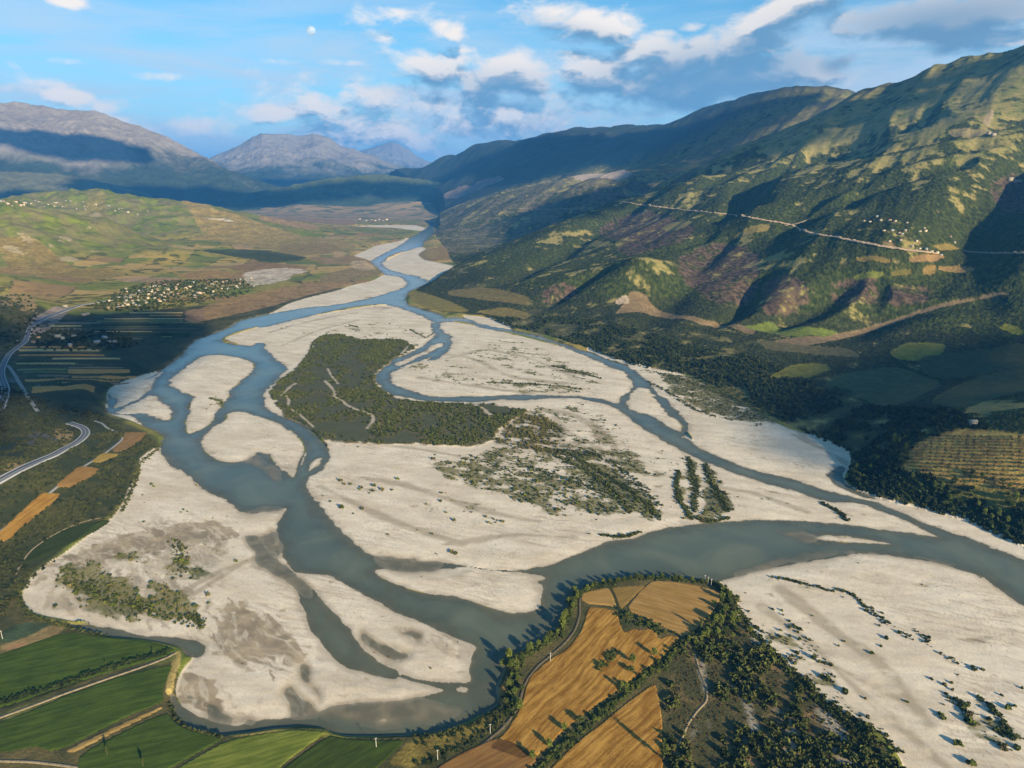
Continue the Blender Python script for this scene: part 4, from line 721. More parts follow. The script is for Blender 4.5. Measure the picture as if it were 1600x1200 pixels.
for hw, lb in ((HW1, 'grey two lane highway curving past the village on the left edge'), (HW2, 'grey highway bending round the cutting at the lower left edge')):
    rd = ribbon('road', lb, hw, 9.5, M_asph, .7)
    for s_ in (-1, 1): ribbon('road_shoulder', '', hw, 1.3, M_conc, 1.0, s_*5.2, parent=rd)
    ribbon('lane_line', '', hw, .5, M_conc, .74, 0, parent=rd)
ribbon('track', 'straight pale gravel track running down beside the strip fields', [(12,571),(20,580),(30,598),(38,610),(45,622),(53,634),(61,646)], 6, M_dirt2, .5)
ribbon('track', 'pale gravel track between the highway bend and the orange fields', [(-20,838),(0,831),(25,812),(45,795),(67,779),(85,764),(100,752),(125,732),(145,720),(160,711),(175,700),(185,692),(193,685),(185,676),(176,672),(167,669),(160,661),(145,657)], 3.4, M_dirt2, .4)
ribbon('track', 'short pale track looping off the highway below the left hills', [(52,485),(60,492),(75,491),(90,487)], 5, M_dirt, .6)
ribbon('road', 'pale cut road running across the hillside on the right', [(972,315),(1000,320),(1050,326),(1100,331),(1150,336),(1200,345),(1237,351),(1262,364),(1307,371),(1355,381),(1410,390),(1462,396)], 9, M_chalk, 1.5)
ribbon('road', 'thin pale road near the right edge of the hillside', [(1505,393),(1550,396),(1600,396),(1650,398)], 9, M_dirt, 1.5)
ribbon('track', 'zigzag track climbing from the hillside road junction', [(1225,352),(1245,350),(1262,343)], 8, M_dirt, 1.5)
ribbon('road', 'thin pale road on the shadowed slope behind the quarry', [(985,271),(1020,268),(1060,264),(1078,263)], 20, M_dirt, 4)
ribbon('road', 'faint pale road low on the far spur across the river', [(806,326),(840,328),(880,327),(905,327)], 14, M_dirt, 3)
ribbon('track', 'sandy track along the hedge between the two big green fields', [(-20,1128),(0,1121),(50,1103),(100,1084),(160,1063),(225,1041),(262,1027),(279,1017)], 3.0, M_dirt, .25)
ribbon('track', 'pale dirt track along the bottom left edge of the picture', [(-40,1188),(0,1189),(50,1190),(100,1196),(140,1202),(200,1212)], 2.4, M_dirt, .25)
ribbon('track', 'curved grassy path around the small dark green crop', [(25,898),(32,880),(50,858),(75,840),(110,822),(140,812),(172,807)], 2.0, M_dirt, .2)
ribbon('track', 'dark farm track following the tree line round the wheat headland', [(800,1120),(812,1100),(815,1080),(824,1060),(840,1040),(862,1022),(882,1005),(898,985),(906,960),(905,940),(910,926)], 2.4, M_dark, .25)
ribbon('track', 'narrow sandy path winding through the scrub', [(1062,1190),(1058,1175),(1065,1155),(1075,1130),(1090,1110),(1105,1095),(1104,1075),(1092,1045),(1085,1020)], 1.8, M_dirt, .2)
ribbon('track', 'grass lane on the bank below the wheat', [(700,1205),(730,1182),(770,1150),(790,1132),(800,1118)], 2.6, M_dark, .25)

# ------------------------------------------------------------------ fields: crops standing on the ground
def field(name, label, poly, ca, cb, dirp, wl=6.0, h=.55, mixf=.5, sm=1, zp=3.0, rgh=.35):
    M_ = raster(wpoly(poly, zp, sm)) & ~isW
    a, b = Pz(*dirp[0], 3)[:2], Pz(*dirp[1], 3)[:2]; d = (b - a)/np.linalg.norm(b - a)
    inner = M_.copy(); inner[1:] &= M_[:-1]; inner[:-1] &= M_[1:]; inner[:, 1:] &= M_[:, :-1]; inner[:, :-1] &= M_[:, 1:]
    zz = np.where(inner, Z + h, Z - .05)
    m, k = mat(name + '_crop'); t = k.n('ShaderNodeTexCoord'); sp = k.n('ShaderNodeSeparateXYZ'); k.l(t.outputs['Object'], sp.inputs[0])
    wn = k.noise(t.outputs['Object'], .012, 3, .5)
    v = k.m('ADD', k.m('MULTIPLY', sp.outputs[0], -d[1]), k.m('MULTIPLY', sp.outputs[1], d[0])); v = k.m('MULTIPLY_ADD', wn, 14.0, v)
    u = k.m('ADD', k.m('MULTIPLY', sp.outputs[0], d[0]), k.m('MULTIPLY', sp.outputs[1], d[1]))
    cb_ = k.n('ShaderNodeCombineXYZ'); k.l(k.m('MULTIPLY', u, .035), cb_.inputs[0]); k.l(k.m('DIVIDE', v, wl), cb_.inputs[1])
    n1 = k.noise(cb_.outputs[0], 1.0, 4, .7); n2 = k.noise(t.outputs['Object'], .05, 4, .6); n3 = k.noise(t.outputs['Object'], .8, 3, .6)
    f = k.m('MULTIPLY_ADD', k.m('SUBTRACT', n1, .5), 3.4, .5); f = k.m('MULTIPLY_ADD', k.m('SUBTRACT', n2, .5), 1.4, f); f = k.m('MULTIPLY_ADD', k.m('SUBTRACT', n3, .5), .9, f, clamp=True)
    tl = k.m('ABSOLUTE', k.m('SUBTRACT', k.m('FRACT', k.m('DIVIDE', v, 13.0)), .5)); f = k.m('MULTIPLY', f, k.mr(tl, .40, .47, 1.0, .35))
    finish(k, k.mix(f, ca, cb), .95, .08, k.m('ADD', n1, n3), rgh, .5)
    F4 = M_[:-1, :-1] & M_[:-1, 1:] & M_[1:, :-1] & M_[1:, 1:]
    o = sub(name, F4, m, zv=zz, colr=False)
    if o: o['label'] = label
    return M_
GD1, GD2 = (.034,.056,.009), (.068,.102,.016)
W1, W2 = (.19,.088,.014), (.44,.245,.055)
FM = np.zeros((NJ, NI), bool)
FL = [
 ('green_field', 'large dark green field left of the hooked yellow bank', [(-60,1040),(0,1021),(105,986),(150,993),(225,1000),(257,1007),(277,1015),(262,1025),(225,1036),(175,1050),(125,1065),(75,1081),(25,1100),(-60,1125)], GD1, GD2, [(0,1060),(250,1010)], 5),
 ('green_field', 'dark green field between hedge track and tan strip', [(-60,1145),(0,1128),(75,1098),(162,1064),(225,1046),(272,1037),(267,1050),(258,1070),(255,1087),(257,1097),(200,1120),(92,1175),(0,1178),(-60,1178)], GD1, GD2, [(0,1150),(255,1085)], 4),
 ('stubble_strip', 'long narrow tan strip between two green fields', [(250,1102),(258,1107),(140,1165),(118,1177),(92,1176)], (.19,.125,.04), (.33,.22,.08), [(100,1175),(255,1103)], 2),
 ('green_field', 'dark green field right of the tan strip at the bottom edge', [(260,1110),(277,1130),(300,1141),(350,1153),(345,1158),(270,1200),(240,1215),(120,1215),(122,1178)], GD1, GD2, [(120,1180),(300,1142)], 4),
 ('green_field', 'lighter green striped field on the riverbank', [(352,1157),(400,1147),(462,1139),(507,1142),(510,1146),(437,1200),(425,1225),(240,1225),(272,1202)], (.085,.112,.016), (.180,.200,.036), [(300,1190),(450,1150)], 3.2),
 ('green_field', 'dark green field beside the riverbank with a pale pole', [(513,1148),(540,1154),(590,1156),(640,1155),(585,1205),(570,1225),(428,1225),(440,1201)], (.030,.047,.009), (.054,.080,.014), [(440,1200),(520,1150)], 5),
 ('green_field', 'small dark green crop below the orange strip fields', [(174,809),(140,817),(100,828),(72,846),(45,865),(36,882),(62,874),(107,853),(150,828),(170,816)], (.024,.036,.010), (.038,.054,.014), [(45,870),(170,812)], 3),
 ('wheat_field', 'broad ochre wheat field at the tip of the headland', [(1020,906),(1070,910),(1112,920),(1130,930),(1120,950),(1093,982),(1073,996),(1060,994),(1037,980),(976,953),(1000,922)], (.25,.140,.038), (.37,.225,.075), [(976,953),(1093,985)], 3.5),
 ('wheat_field', 'pale ochre plot at the left corner of the headland', [(910,925),(950,917),(958,930),(965,952),(950,947),(920,945),(910,940),(906,935)], (.28,.165,.048), (.36,.22,.07), [(910,930),(960,925)], 4),
 ('wheat_field', 'duller olive ochre plot beside the pale corner plot', [(952,917),(1005,914),(1009,917),(995,930),(973,952),(967,952),(960,930)], (.19,.120,.034), (.27,.170,.050), [(952,930),(1009,917)], 4),
 ('wheat_field', 'long curved golden wheat field striped with tractor lines', [(918,948),(940,949),(966,954),(968,972),(975,988),(988,982),(1000,984),(1012,981),(1025,984),(1028,998),(1045,992),(1062,996),(1060,1003),(1040,1025),(1012,1045),(975,1073),(950,1090),(907,1122),(875,1148),(845,1180),(815,1190),(760,1170),(790,1143),(806,1118),(815,1098),(820,1076),(828,1056),(858,1030),(887,1013),(908,985)], W1, W2, [(800,1150),(960,990)], 4.2),
 ('wheat_field', 'golden triangular wheat field crossed by a long tree shadow', [(1018,1070),(1025,1068),(1035,1120),(1036,1200),(1034,1290),(800,1290),(860,1200),(900,1160),(940,1130),(980,1097)], W1, W2, [(880,1200),(1020,1080)], 3.6),
 ('wheat_field', 'brown stubble plot at the bottom below the grass lane', [(722,1175),(775,1152),(800,1158),(845,1185),(800,1225),(720,1260),(640,1260),(680,1200)], (.17,.085,.028), (.27,.145,.045), [(700,1200),(800,1150)], 3),
 ('wheat_field', 'longest orange strip at the lower left edge', [(68,782),(100,779),(82,796),(50,820),(18,847),(-40,868),(-40,850),(0,838),(25,818),(50,797)], (.25,.125,.022), (.40,.22,.050), [(0,845),(90,785)], 3),
 ('wheat_field', 'brownish orange field beside the pale track', [(127,736),(155,737),(157,742),(140,755),(110,772),(87,774),(92,768)], (.20,.110,.032), (.32,.18,.055), [(90,772),(150,738)], 3),
 ('wheat_field', 'small yellow field between two orange ones', [(160,712),(188,712),(185,717),(155,731),(141,730)], (.26,.17,.04), (.37,.25,.06), [(145,730),(185,712)], 3),
 ('wheat_field', 'dull brown field nearest the river bend', [(195,677),(232,675),(225,687),(200,705),(185,711),(172,709),(190,692)], (.17,.100,.036), (.26,.155,.060), [(175,708),(228,677)], 3)]
for (nm, lb, poly, ca, cb, dp, wl) in FL: FM |= field(nm, lb, poly, ca, cb, dp, wl)
# strip fields on the left flood plain
def strips(rows, pal):
    for i, (x0, x1, y0, y1, c) in enumerate(rows):
        c = pal[c]; poly = [(x0, y0), ((x0+x1)/2, y0-.4), (x1, y0), (x1 - 2, y1), (x0 + 1, y1)]
        field('crop_strip', c[2] + ' strip ' + STRL[i % len(STRL)], poly, c[0], c[1], [(x0, y0), (x1, y0)], 3, .6, sm=0, zp=at)
PAL = {'y': ((.36,.26,.10), (.50,.37,.15), 'pale straw'), 'o': ((.42,.20,.05), (.56,.29,.09), 'orange brown'), 'g': ((.022,.040,.014), (.040,.062,.020), 'dark green'), 'd': ((.15,.16,.05), (.22,.20,.07), 'olive green'), 'b': ((.18,.13,.08), (.25,.18,.11), 'dull brown')}
STRL = ['of crops in the long narrow plots on the left bank']
strips([(30,140,541,543.5,'o'),(60,200,577,579,'d'),(40,200,588.5,590.5,'g'),(36,150,604,606,'g'),(165,205,597,600,'b'),(28,160,545,549.5,'y'),(30,75,550.5,553,'g'),(26,165,554,556.5,'o'),(80,190,559,562,'y'),(25,190,563.5,566,'g'),(22,120,566.8,569.5,'y'),(30,200,571,573,'g'),(105,195,573.5,576,'b'),(24,105,576,580,'d'),(104,205,577,584,'o'),(34,110,581,583.5,'d'),(58,110,586,590,'b'),
        (110,215,587,591,'o'),(38,190,592.5,597,'o'),(40,160,599.5,602,'y'),(48,150,603.5,615,'o'),(44,150,570,570.8,'y')], PAL)
strips([(200,288,487.5,490,'y'),(232,286,492,494,'o'),(160,288,497,499,'y'),(230,320,504,505,'y'),(150,288,500.5,503,'d'),(75,160,503,505.5,'b'),(75,130,508,510.5,'y'),(165,250,510,511.4,'d'),(145,240,517.5,519,'y'),(160,310,513,514.2,'b'),(140,260,506,509.5,'g'),(150,300,520.5,526,'g'),(70,135,513,515,'b'),(180,225,529,530,'y'),(250,272,521,527,'d'),(75,120,521,522.5,'b')], PAL)

# ------------------------------------------------------------------ plants
def leafmat(name, c1, c2):
    m, k = mat(name); g_ = k.n('ShaderNodeNewGeometry'); oi = k.n('ShaderNodeObjectInfo'); r_ = k.m('FRACT', k.m('ADD', g_.outputs['Random Per Island'], k.m('MULTIPLY', oi.outputs['Random'], .0)))
    f = k.m('MULTIPLY_ADD', oi.outputs['Random'], .5, k.m('MULTIPLY', r_, .5)); b = finish(k, k.mix(f, c1, c2), .85, .12); return m
M_leafA = leafmat('leaf_green', (.060,.085,.014), (.170,.190,.036)); M_leafD = leafmat('leaf_dark', (.034,.050,.012), (.105,.120,.028)); M_leafO = leafmat('leaf_olive', (.085,.080,.030), (.190,.160,.060)); M_bark = smat('bark', (.12,.09,.06))
def cmat(name):
    m, k = mat(name); a = k.n('ShaderNodeAttribute', attribute_name='Col'); finish(k, a.outputs['Color'], .88, .1); return m
M_stuff = cmat('scrub_leaves')
def leaves(n, rx, rz, zc, leaf, clumps=0, rnd_=None):
    r_ = rnd_ or np.random.default_rng(n*7 + int(rx*100))
    if clumps:
        cc_ = r_.normal(size=(clumps, 3)); cc_ /= np.linalg.norm(cc_, axis=1)[:, None]; cc_ *= r_.uniform(.35, .85, (clumps, 1)); ctr = cc_[r_.integers(0, clumps, n)] + r_.normal(size=(n, 3))*.17
    else:
        ctr = r_.normal(size=(n, 3)); ctr /= np.linalg.norm(ctr, axis=1)[:, None]; ctr *= r_.uniform(.2, 1, (n, 1))**.45
    ctr[:, 2] = np.maximum(ctr[:, 2], -.92); ctr = ctr*np.array([rx, rx, rz]) + (0, 0, zc)
    a = r_.normal(size=(n, 3)); a /= np.linalg.norm(a, axis=1)[:, None]; b = np.cross(a, r_.normal(size=(n, 3))); b /= np.linalg.norm(b, axis=1)[:, None]
    s_ = leaf*r_.uniform(.6, 1.3, (n, 1)); V = np.stack([ctr - a*s_ - b*s_, ctr + a*s_ - b*s_*.8, ctr + a*s_ + b*s_, ctr - a*s_*.8 + b*s_], 1).reshape(-1, 3)
    return V, np.arange(4*n).reshape(n, 4)
def tubev(p0, p1, r0, r1, n=6):
    p0, p1 = np.array(p0, float), np.array(p1, float); d = p1 - p0; d /= np.linalg.norm(d); u = np.cross(d, (0.3, .9, .1)); u /= np.linalg.norm(u); v = np.cross(d, u)
    a = np.linspace(0, 2*np.pi, n + 1)[:-1]; ring = lambda p, r: p + r*(np.cos(a)[:, None]*u + np.sin(a)[:, None]*v)
    V = np.vstack([ring(p0, r0), ring(p1, r1)]); return V, np.array([(i, (i+1) % n, n + (i+1) % n, n + i) for i in range(n)])
def join(parts):
    Vs, Fs, n = [], [], 0
    for V, F_ in parts: Vs.append(V); Fs.append(F_ + n); n += len(V)
    return np.vstack(Vs), np.vstack(Fs)
def mk(name, VF, m, smooth=False):
    o = mesh_np(name, VF[0], VF[1], None, smooth, None, m); me = o.data; bpy.data.objects.remove(o); return me
TR = {}
def tree_kind(key, h, rx, rz, m, n=420, leaf=.42, clumps=34):
    zc = h - rz*.98; tk = join([tubev((0,0,-.5), (0,0,zc*.7), h*.022 + .05, h*.016 + .03), tubev((0,0,zc*.7), (.1*rx,0,zc + rz*.5), h*.016 + .03, .05), tubev((0,0,zc*.6), (rx*.5,rx*.2,zc + rz*.1), h*.01 + .03, .03), tubev((0,0,zc*.6), (-rx*.4,-rx*.35,zc + rz*.1), h*.01 + .03, .03)])
    TR[key] = (mk('trunk', tk, M_bark, True), mk('crown', leaves(n, rx, rz, zc, leaf, clumps), m))
tree_kind('poplar', 17, 1.8, 8.0, M_leafD, 420, .42, 40); tree_kind('round', 8, 2.9, 3.2, M_leafA, 420, .40, 30); tree_kind('round_b', 7, 3.3, 2.8, M_leafD, 420, .40, 30); tree_kind('tall', 11, 3.2, 4.6, M_leafA, 520, .45, 36); tree_kind('olive', 3.6, 1.5, 1.4, M_leafO, 90, .33, 12)
SHM = [mk('shrub', leaves(150, 1.25, .9, .62, .26, 12, np.random.default_rng(i)), m) for i, m in enumerate((M_leafD, M_leafA, M_leafO, M_leafD))]
def gz_(x, y): return float(hz(x, y)[0])
def plant(key, x, y, s, label, cat='tree', group=None, name='tree'):
    r = bpy.data.objects.new(name, None); C.objects.link(r); r.location = (x, y, gz_(x, y)); r.rotation_euler = (0, 0, random.random()*6.28); r.scale = (s*random.uniform(.9, 1.1),)*2 + (s*random.uniform(.9, 1.12),)
    r['label'] = label; r['category'] = cat
    if group: r['group'] = group
    for nm, me in zip(('trunk', 'crown'), TR[key]):
        c = bpy.data.objects.new(nm, me); C.objects.link(c); c.parent = r
def along(pts, step, jit_, z=3):
    P = np.array([Pz(a, b, z)[:2] for a, b in pts]); L = np.concatenate([[0], np.cumsum(np.hypot(*np.diff(P, axis=0).T))]); s = np.arange(0, L[-1], step); s = s + rng.normal(size=len(s))*step*.3
    return np.column_stack([np.interp(s, L, P[:, 0]), np.interp(s, L, P[:, 1])]) + rng.normal(size=(len(s), 2))*jit_
# single trees with a place of their own
ONE = [(1022,1025,'round',1.0,'small bright green tree alone in the golden wheat right of the grassy hollow'), (988,1036,'tall',.85,'green tree at the lower end of the oval thicket in the wheat'), (985,1050,'round_b',.9,'dark rounded tree just below the oval thicket'),
       (970,1077,'tall',.75,'tree at the end of the short broad shadow in the wheat'), (978,1076,'round',.8,'tree joining the green lane below the long wheat field'), (1036,1188,'poplar',1.0,'tall slim tree casting the longest shadow over the triangular wheat field'),
       (1095,985,'poplar',.72,'tall tree on the right edge of the headland plot casting a slanting shadow'), (1128,938,'tall',.9,'tree at the upper right corner of the headland plot'), (1115,948,'round',.9,'second tree down the right edge of the headland plot'),
       (168,1180,'poplar',.55,'dark narrow tree in the green field near the bottom left'), (224,1198,'poplar',.50,'dark tree on the bottom edge below the green field'), (906,1130,'round_b',1.0,'dark tree on the lane beside the golden wheat'),
       (882,1142,'round',.9,'tree on the lane halfway down the wheat edge'), (858,1168,'tall',.7,'tree near the lower end of the lane'), (832,1186,'round',.95,'tree beside the brown stubble plot'), (795,1032,'tall',1.0,'pale green tree leaning over the river bend'), (785,1038,'round',.9,'rounded tree at the waterline of the river bend'),
       (240,1022,'poplar',.3,'small dark tree on the hedge near the yellow bank'), (165,1040,'poplar',.3,'slim dark tree midway along the hedge'), (960,888,'round',.0,'')]
for px, py, kk, s_, lb in ONE:
    if s_ > 0: p = Pz(px, py, 3); plant(kk, p[0], p[1], s_, lb)
BANK = [(('trees crowded along the river edge of the headland', 'leafy tree in the line along the left shore of the headland'), [(800,1118),(795,1090),(800,1060),(812,1030),(835,1014),(862,1000),(882,978),(892,950),(898,932),(915,922)], 5.0, 3.0, ('round','tall','round_b'), .85),
        (('trees along the tip of the headland', 'low dark tree in the row above the ochre plots'), [(915,920),(950,911),(985,905),(1030,902),(1060,906),(1095,912),(1120,914)], 5.0, 1.6, ('round_b','round'), .62),
        (('trees down the right side of the headland', 'green tree in the belt between the ochre plot and the sand'), [(1125,920),(1142,935),(1140,955),(1125,970),(1110,985),(1090,1000),(1130,985),(1150,960),(1148,990),(1170,1005)], 4.0, 5.0, ('round','round_b','tall'), .75),
        (('trees in the green lane between the wheat fields', 'small tree in the lane between the two golden fields'), [(1090,990),(1060,1012),(1030,1045),(1005,1062),(980,1085),(950,1108),(920,1135),(890,1160),(860,1190)], 7.0, 2.2, ('round','round_b'), .55),
        (('trees of the oval thicket', 'small tree in the oval thicket inside the wheat'), [(935,1045),(945,1035),(955,1020),(962,1018)], 3.0, 2.2, ('round_b','round'), .45),
        (('bushes around the grassy hollow', 'low tree beside the grassy hollow above the wheat'), [(970,958),(985,965),(1005,972),(1030,985),(1050,995)], 5, 3.0, ('round','round_b'), .45),
        (('trees on the knoll shore', 'dark tree in the wood between the orchard knoll and the pale shore'), [(1335,752),(1350,740),(1375,735),(1395,715),(1410,745),(1440,775),(1480,790),(1520,805),(1560,818),(1600,840),(1560,800),(1500,775)], 9, 9.0, ('round_b','tall'), .95)]
for (grp_, lb), pts, step, jt, kinds, s_ in BANK:
    for x, y in along(pts, step, jt):
        if look(isW, *ij(np.array([x]), np.array([y])))[0]: continue
        plant(random.choice(kinds), x, y, s_*random.uniform(.7, 1.25), lb, group=grp_)
# orchard on the knoll: rows of small round trees
oa, ob = at(1430, 715), at(1600, 720); od = (ob - oa)[:2]; oL = np.linalg.norm(od); od /= oL; on = np.array([-od[1], od[0]]); nor = 0; cand = []
for i in range(-6, 44):
    for j in range(-24, 30):
        q = oa[:2] + od*i*8.2 + on*j*8.2 + rng.normal(size=2)*.6
        if look(m_or, *ij(q[:1], q[1:]))[0]: cand.append(q)
cand.sort(key=lambda q: np.hypot(*q))
for q in cand[:300]:
    plant('olive', q[0], q[1], random.uniform(1.0, 1.45), 'small olive green tree planted in rows on the orange orchard knoll', 'fruit tree', 'orchard rows on the knoll', 'orchard_tree')
# masses of scrub
TPL = [leaves(34, 1.25, 1.0, .62, .42, 0, np.random.default_rng(50 + i)) for i in range(5)]
def mass(name, label, pts, smin, smax, c1, c2, tall=1.0, parent=None):
    n = len(pts); 
    if n == 0: return
    x, y = pts[:, 0], pts[:, 1]; z = hz(x, y); s_ = smin + (smax - smin)*rng.random(n)**1.6; a = rng.random(n)*6.28; tt = np.clip(.5 + .9*look(n_b*.7 + n_a*.6 + n_d*.4, *ij(x, y)) + .28*rng.normal(size=n), 0, 1)
    Vs, Cs = [], []; 
    for i in range(5):
        k_ = np.arange(n) % 5 == i; V = TPL[i][0]; ca, sa = np.cos(a[k_])[:, None], np.sin(a[k_])[:, None]
        vx = (V[:, 0]*ca - V[:, 1]*sa)*s_[k_, None] + x[k_, None]; vy = (V[:, 0]*sa + V[:, 1]*ca)*s_[k_, None] + y[k_, None]; vz = V[:, 2]*s_[k_, None]*tall + z[k_, None]
        Vs.append(np.stack([vx, vy, vz], -1).reshape(-1, 3)); t_ = tt[k_][:, None, None]; cc_ = (c3(c1)*(1 - t_) + c3(c2)*t_)*np.ones((1, len(V), 1)); lf = np.repeat(rng.uniform(.75, 1.25, (k_.sum(), len(V)//4)), 4, 1)[..., None]; Cs.append((cc_*lf).reshape(-1, 3))
    V = np.vstack(Vs); o = mesh_np(name, V, np.arange(len(V)).reshape(-1, 4), np.vstack(Cs), False, 'stuff', M_stuff); o['label'] = label; o['category'] = 'scrub'
def scatter(W_, per_m2, thr=None):
    jj, ii = np.where(W_ > .01); x0, x1, y0, y1 = X[jj, ii].min(), X[jj, ii].max(), Y[jj, ii].min(), Y[jj, ii].max(); n = int((x1 - x0)*(y1 - y0)*per_m2); x = rng.uniform(x0, x1, n); y = rng.uniform(y0, y1, n)
    w_ = look(W_, *ij(x, y)); k_ = rng.random(n) < w_; return np.column_stack([x[k_], y[k_]])
notf = (~FM) & (~isW)
pI = scatter((fI & notf & (rag(fI, 6, .8) > .5))*ss(n_b*1.0 + n_a*.7 + n_d*.6, -.32, .38)*(1 - np.clip(pathm, 0, 1)), 1/9.); mass('scrub', 'dense dark green scrub covering the island in the river', pI, .6, 2.3, (.026,.040,.011), (.088,.098,.028), .85)
pI2 = scatter(m2_*ss(pat, -.4, .2)*notf, 1/14.); mass('scrub', 'patchy green and brown scrub at the right end of the island', pI2, .7, 1.9, (.040,.052,.016), (.15,.13,.042))
mS = soft(rough(fpx(SCRUB, 2, 1)), 2)*notf; mS2 = mS*ss(n_b*1.3 + n_d*.6, -.22, .22)
pS = scatter(mS2, 1/12.); mass('scrub', 'tangled scrub and young trees on the headland beside the sand', pS, .6, 3.0, (.024,.036,.010), (.092,.100,.026), 1.1)
pS3 = scatter(mS*(1 - mS2), 1/26.); mass('scrub', 'sparse brown tufts between the headland thickets', pS3, .35, .8, (.07,.05,.022), (.15,.11,.05))
pK = scatter(kn*(1 - mo)*notf, 1/24.); mass('woodland', 'dark woodland on the flank of the orchard knoll', pK, 1.2, 3.0, (.016,.028,.010), (.055,.075,.020), 1.25)
bandR = (sdR > 0) & (sdR < 170) & (X > -150) & (Y < 2100) & (Y > 700)
pR = scatter((bandR & notf & ~m_or)*ss(fmask + .3*ss(n_b, -.2, .3), .2, .7), 1/42.); mass('woodland', 'dark woodland along the foot of the right hillside', pR, 1.4, 3.0, (.016,.027,.010), (.048,.062,.020), 1.2)
mL = (soft(fpx([(-40,640),(60,650),(160,655),(215,680),(248,690),(238,700),(215,715),(216,740),(205,765),(180,800),(120,850),(60,890),(30,930),(-60,1010),(-60,640)], 3, 1), 1))*notf
rdm = np.zeros((NJ, NI), bool)
for px_, wd in ((HW2, 9), ([(-20,838),(0,831),(25,812),(45,795),(67,779),(100,752),(125,732),(160,711),(193,685)], 5)):
    for a, b in chaikin(np.array(px_, float), 4, False): q = at(a, b); rdm |= np.hypot(X - q[0], Y - q[1]) < wd
pL = scatter(mL*ss(n_b + n_d*.5, -.45, .25)*(~rdm), 1/13.); mass('scrub', 'dark scrub between the highway and the left river bank', pL, .7, 2.0, (.016,.024,.010), (.055,.060,.020))
pH = along([(-60,1108),(0,1100),(60,1082),(130,1058),(200,1036),(262,1020)], .7, 1.1); mass('hedge', 'dark hedge along the sandy track between the big green fields', pH, .9, 1.7, (.012,.022,.008), (.04,.055,.018), 1.2)
pH = np.vstack([along([(28,905),(31,940),(45,962),(75,972),(110,982),(160,992)], .9, 1.6), along([(650,1155),(700,1148),(750,1130),(790,1108),(770,1140),(720,1165),(660,1195)], .8, 3.0), along([(265,1100),(275,1125),(300,1140),(345,1152)], .9, 1.0), along([(190,797),(205,765),(214,745),(218,725)], .8, 1.5), along([(250,690),(245,700),(230,712),(219,722)], .7, 2.0)])
mass('scrub', 'bushes fringing the cut river banks of the green fields', pH, .45, 1.3, (.022,.034,.012), (.085,.09,.028))
pH = np.vstack([along([(1092,990),(1060,1010),(1030,1042),(1005,1060),(980,1082),(950,1105),(920,1132),(890,1158),(850,1195),(820,1215)], .5, 2.4), along([(800,1120),(798,1090),(804,1060),(815,1030),(838,1012),(865,998),(884,975),(893,948),(902,930),(920,918),(985,904),(1060,905),(1120,912),(1145,935)], .45, 2.4), along([(968,960),(990,970),(1010,975),(1040,990)], .5, 3.5), along([(935,1048),(962,1018)], .5, 2.2)])
mass('scrub', 'low green undergrowth beneath the headland tree lines', pH, .5, 1.4, (.024,.040,.012), (.085,.105,.026))
# left plain: orchards, hedges and garden trees around the villages
vil = ss(n_b*.8 + n_d*.5 + n_a*.5, -.45, .05)*soft(fpx([(150,472),(200,450),(260,440),(340,436),(400,440),(390,455),(350,468),(290,475),(250,484),(190,488),(150,485)], 5, 1), 3)*.9 + soft(fpx([(50,520),(120,515),(200,520),(220,540),(150,548),(60,545)], 5, 1), 3) + soft(fpx([(0,470),(50,480),(60,520),(30,545),(0,545)], 5, 1), 3)*.6
pV = scatter(np.clip(vil, 0, 1)*notf*.8, 1/130.); mass('woodland', 'garden trees among the village houses on the left', pV, 1.8, 3.6, (.018,.032,.012), (.05,.065,.022), 1.1)
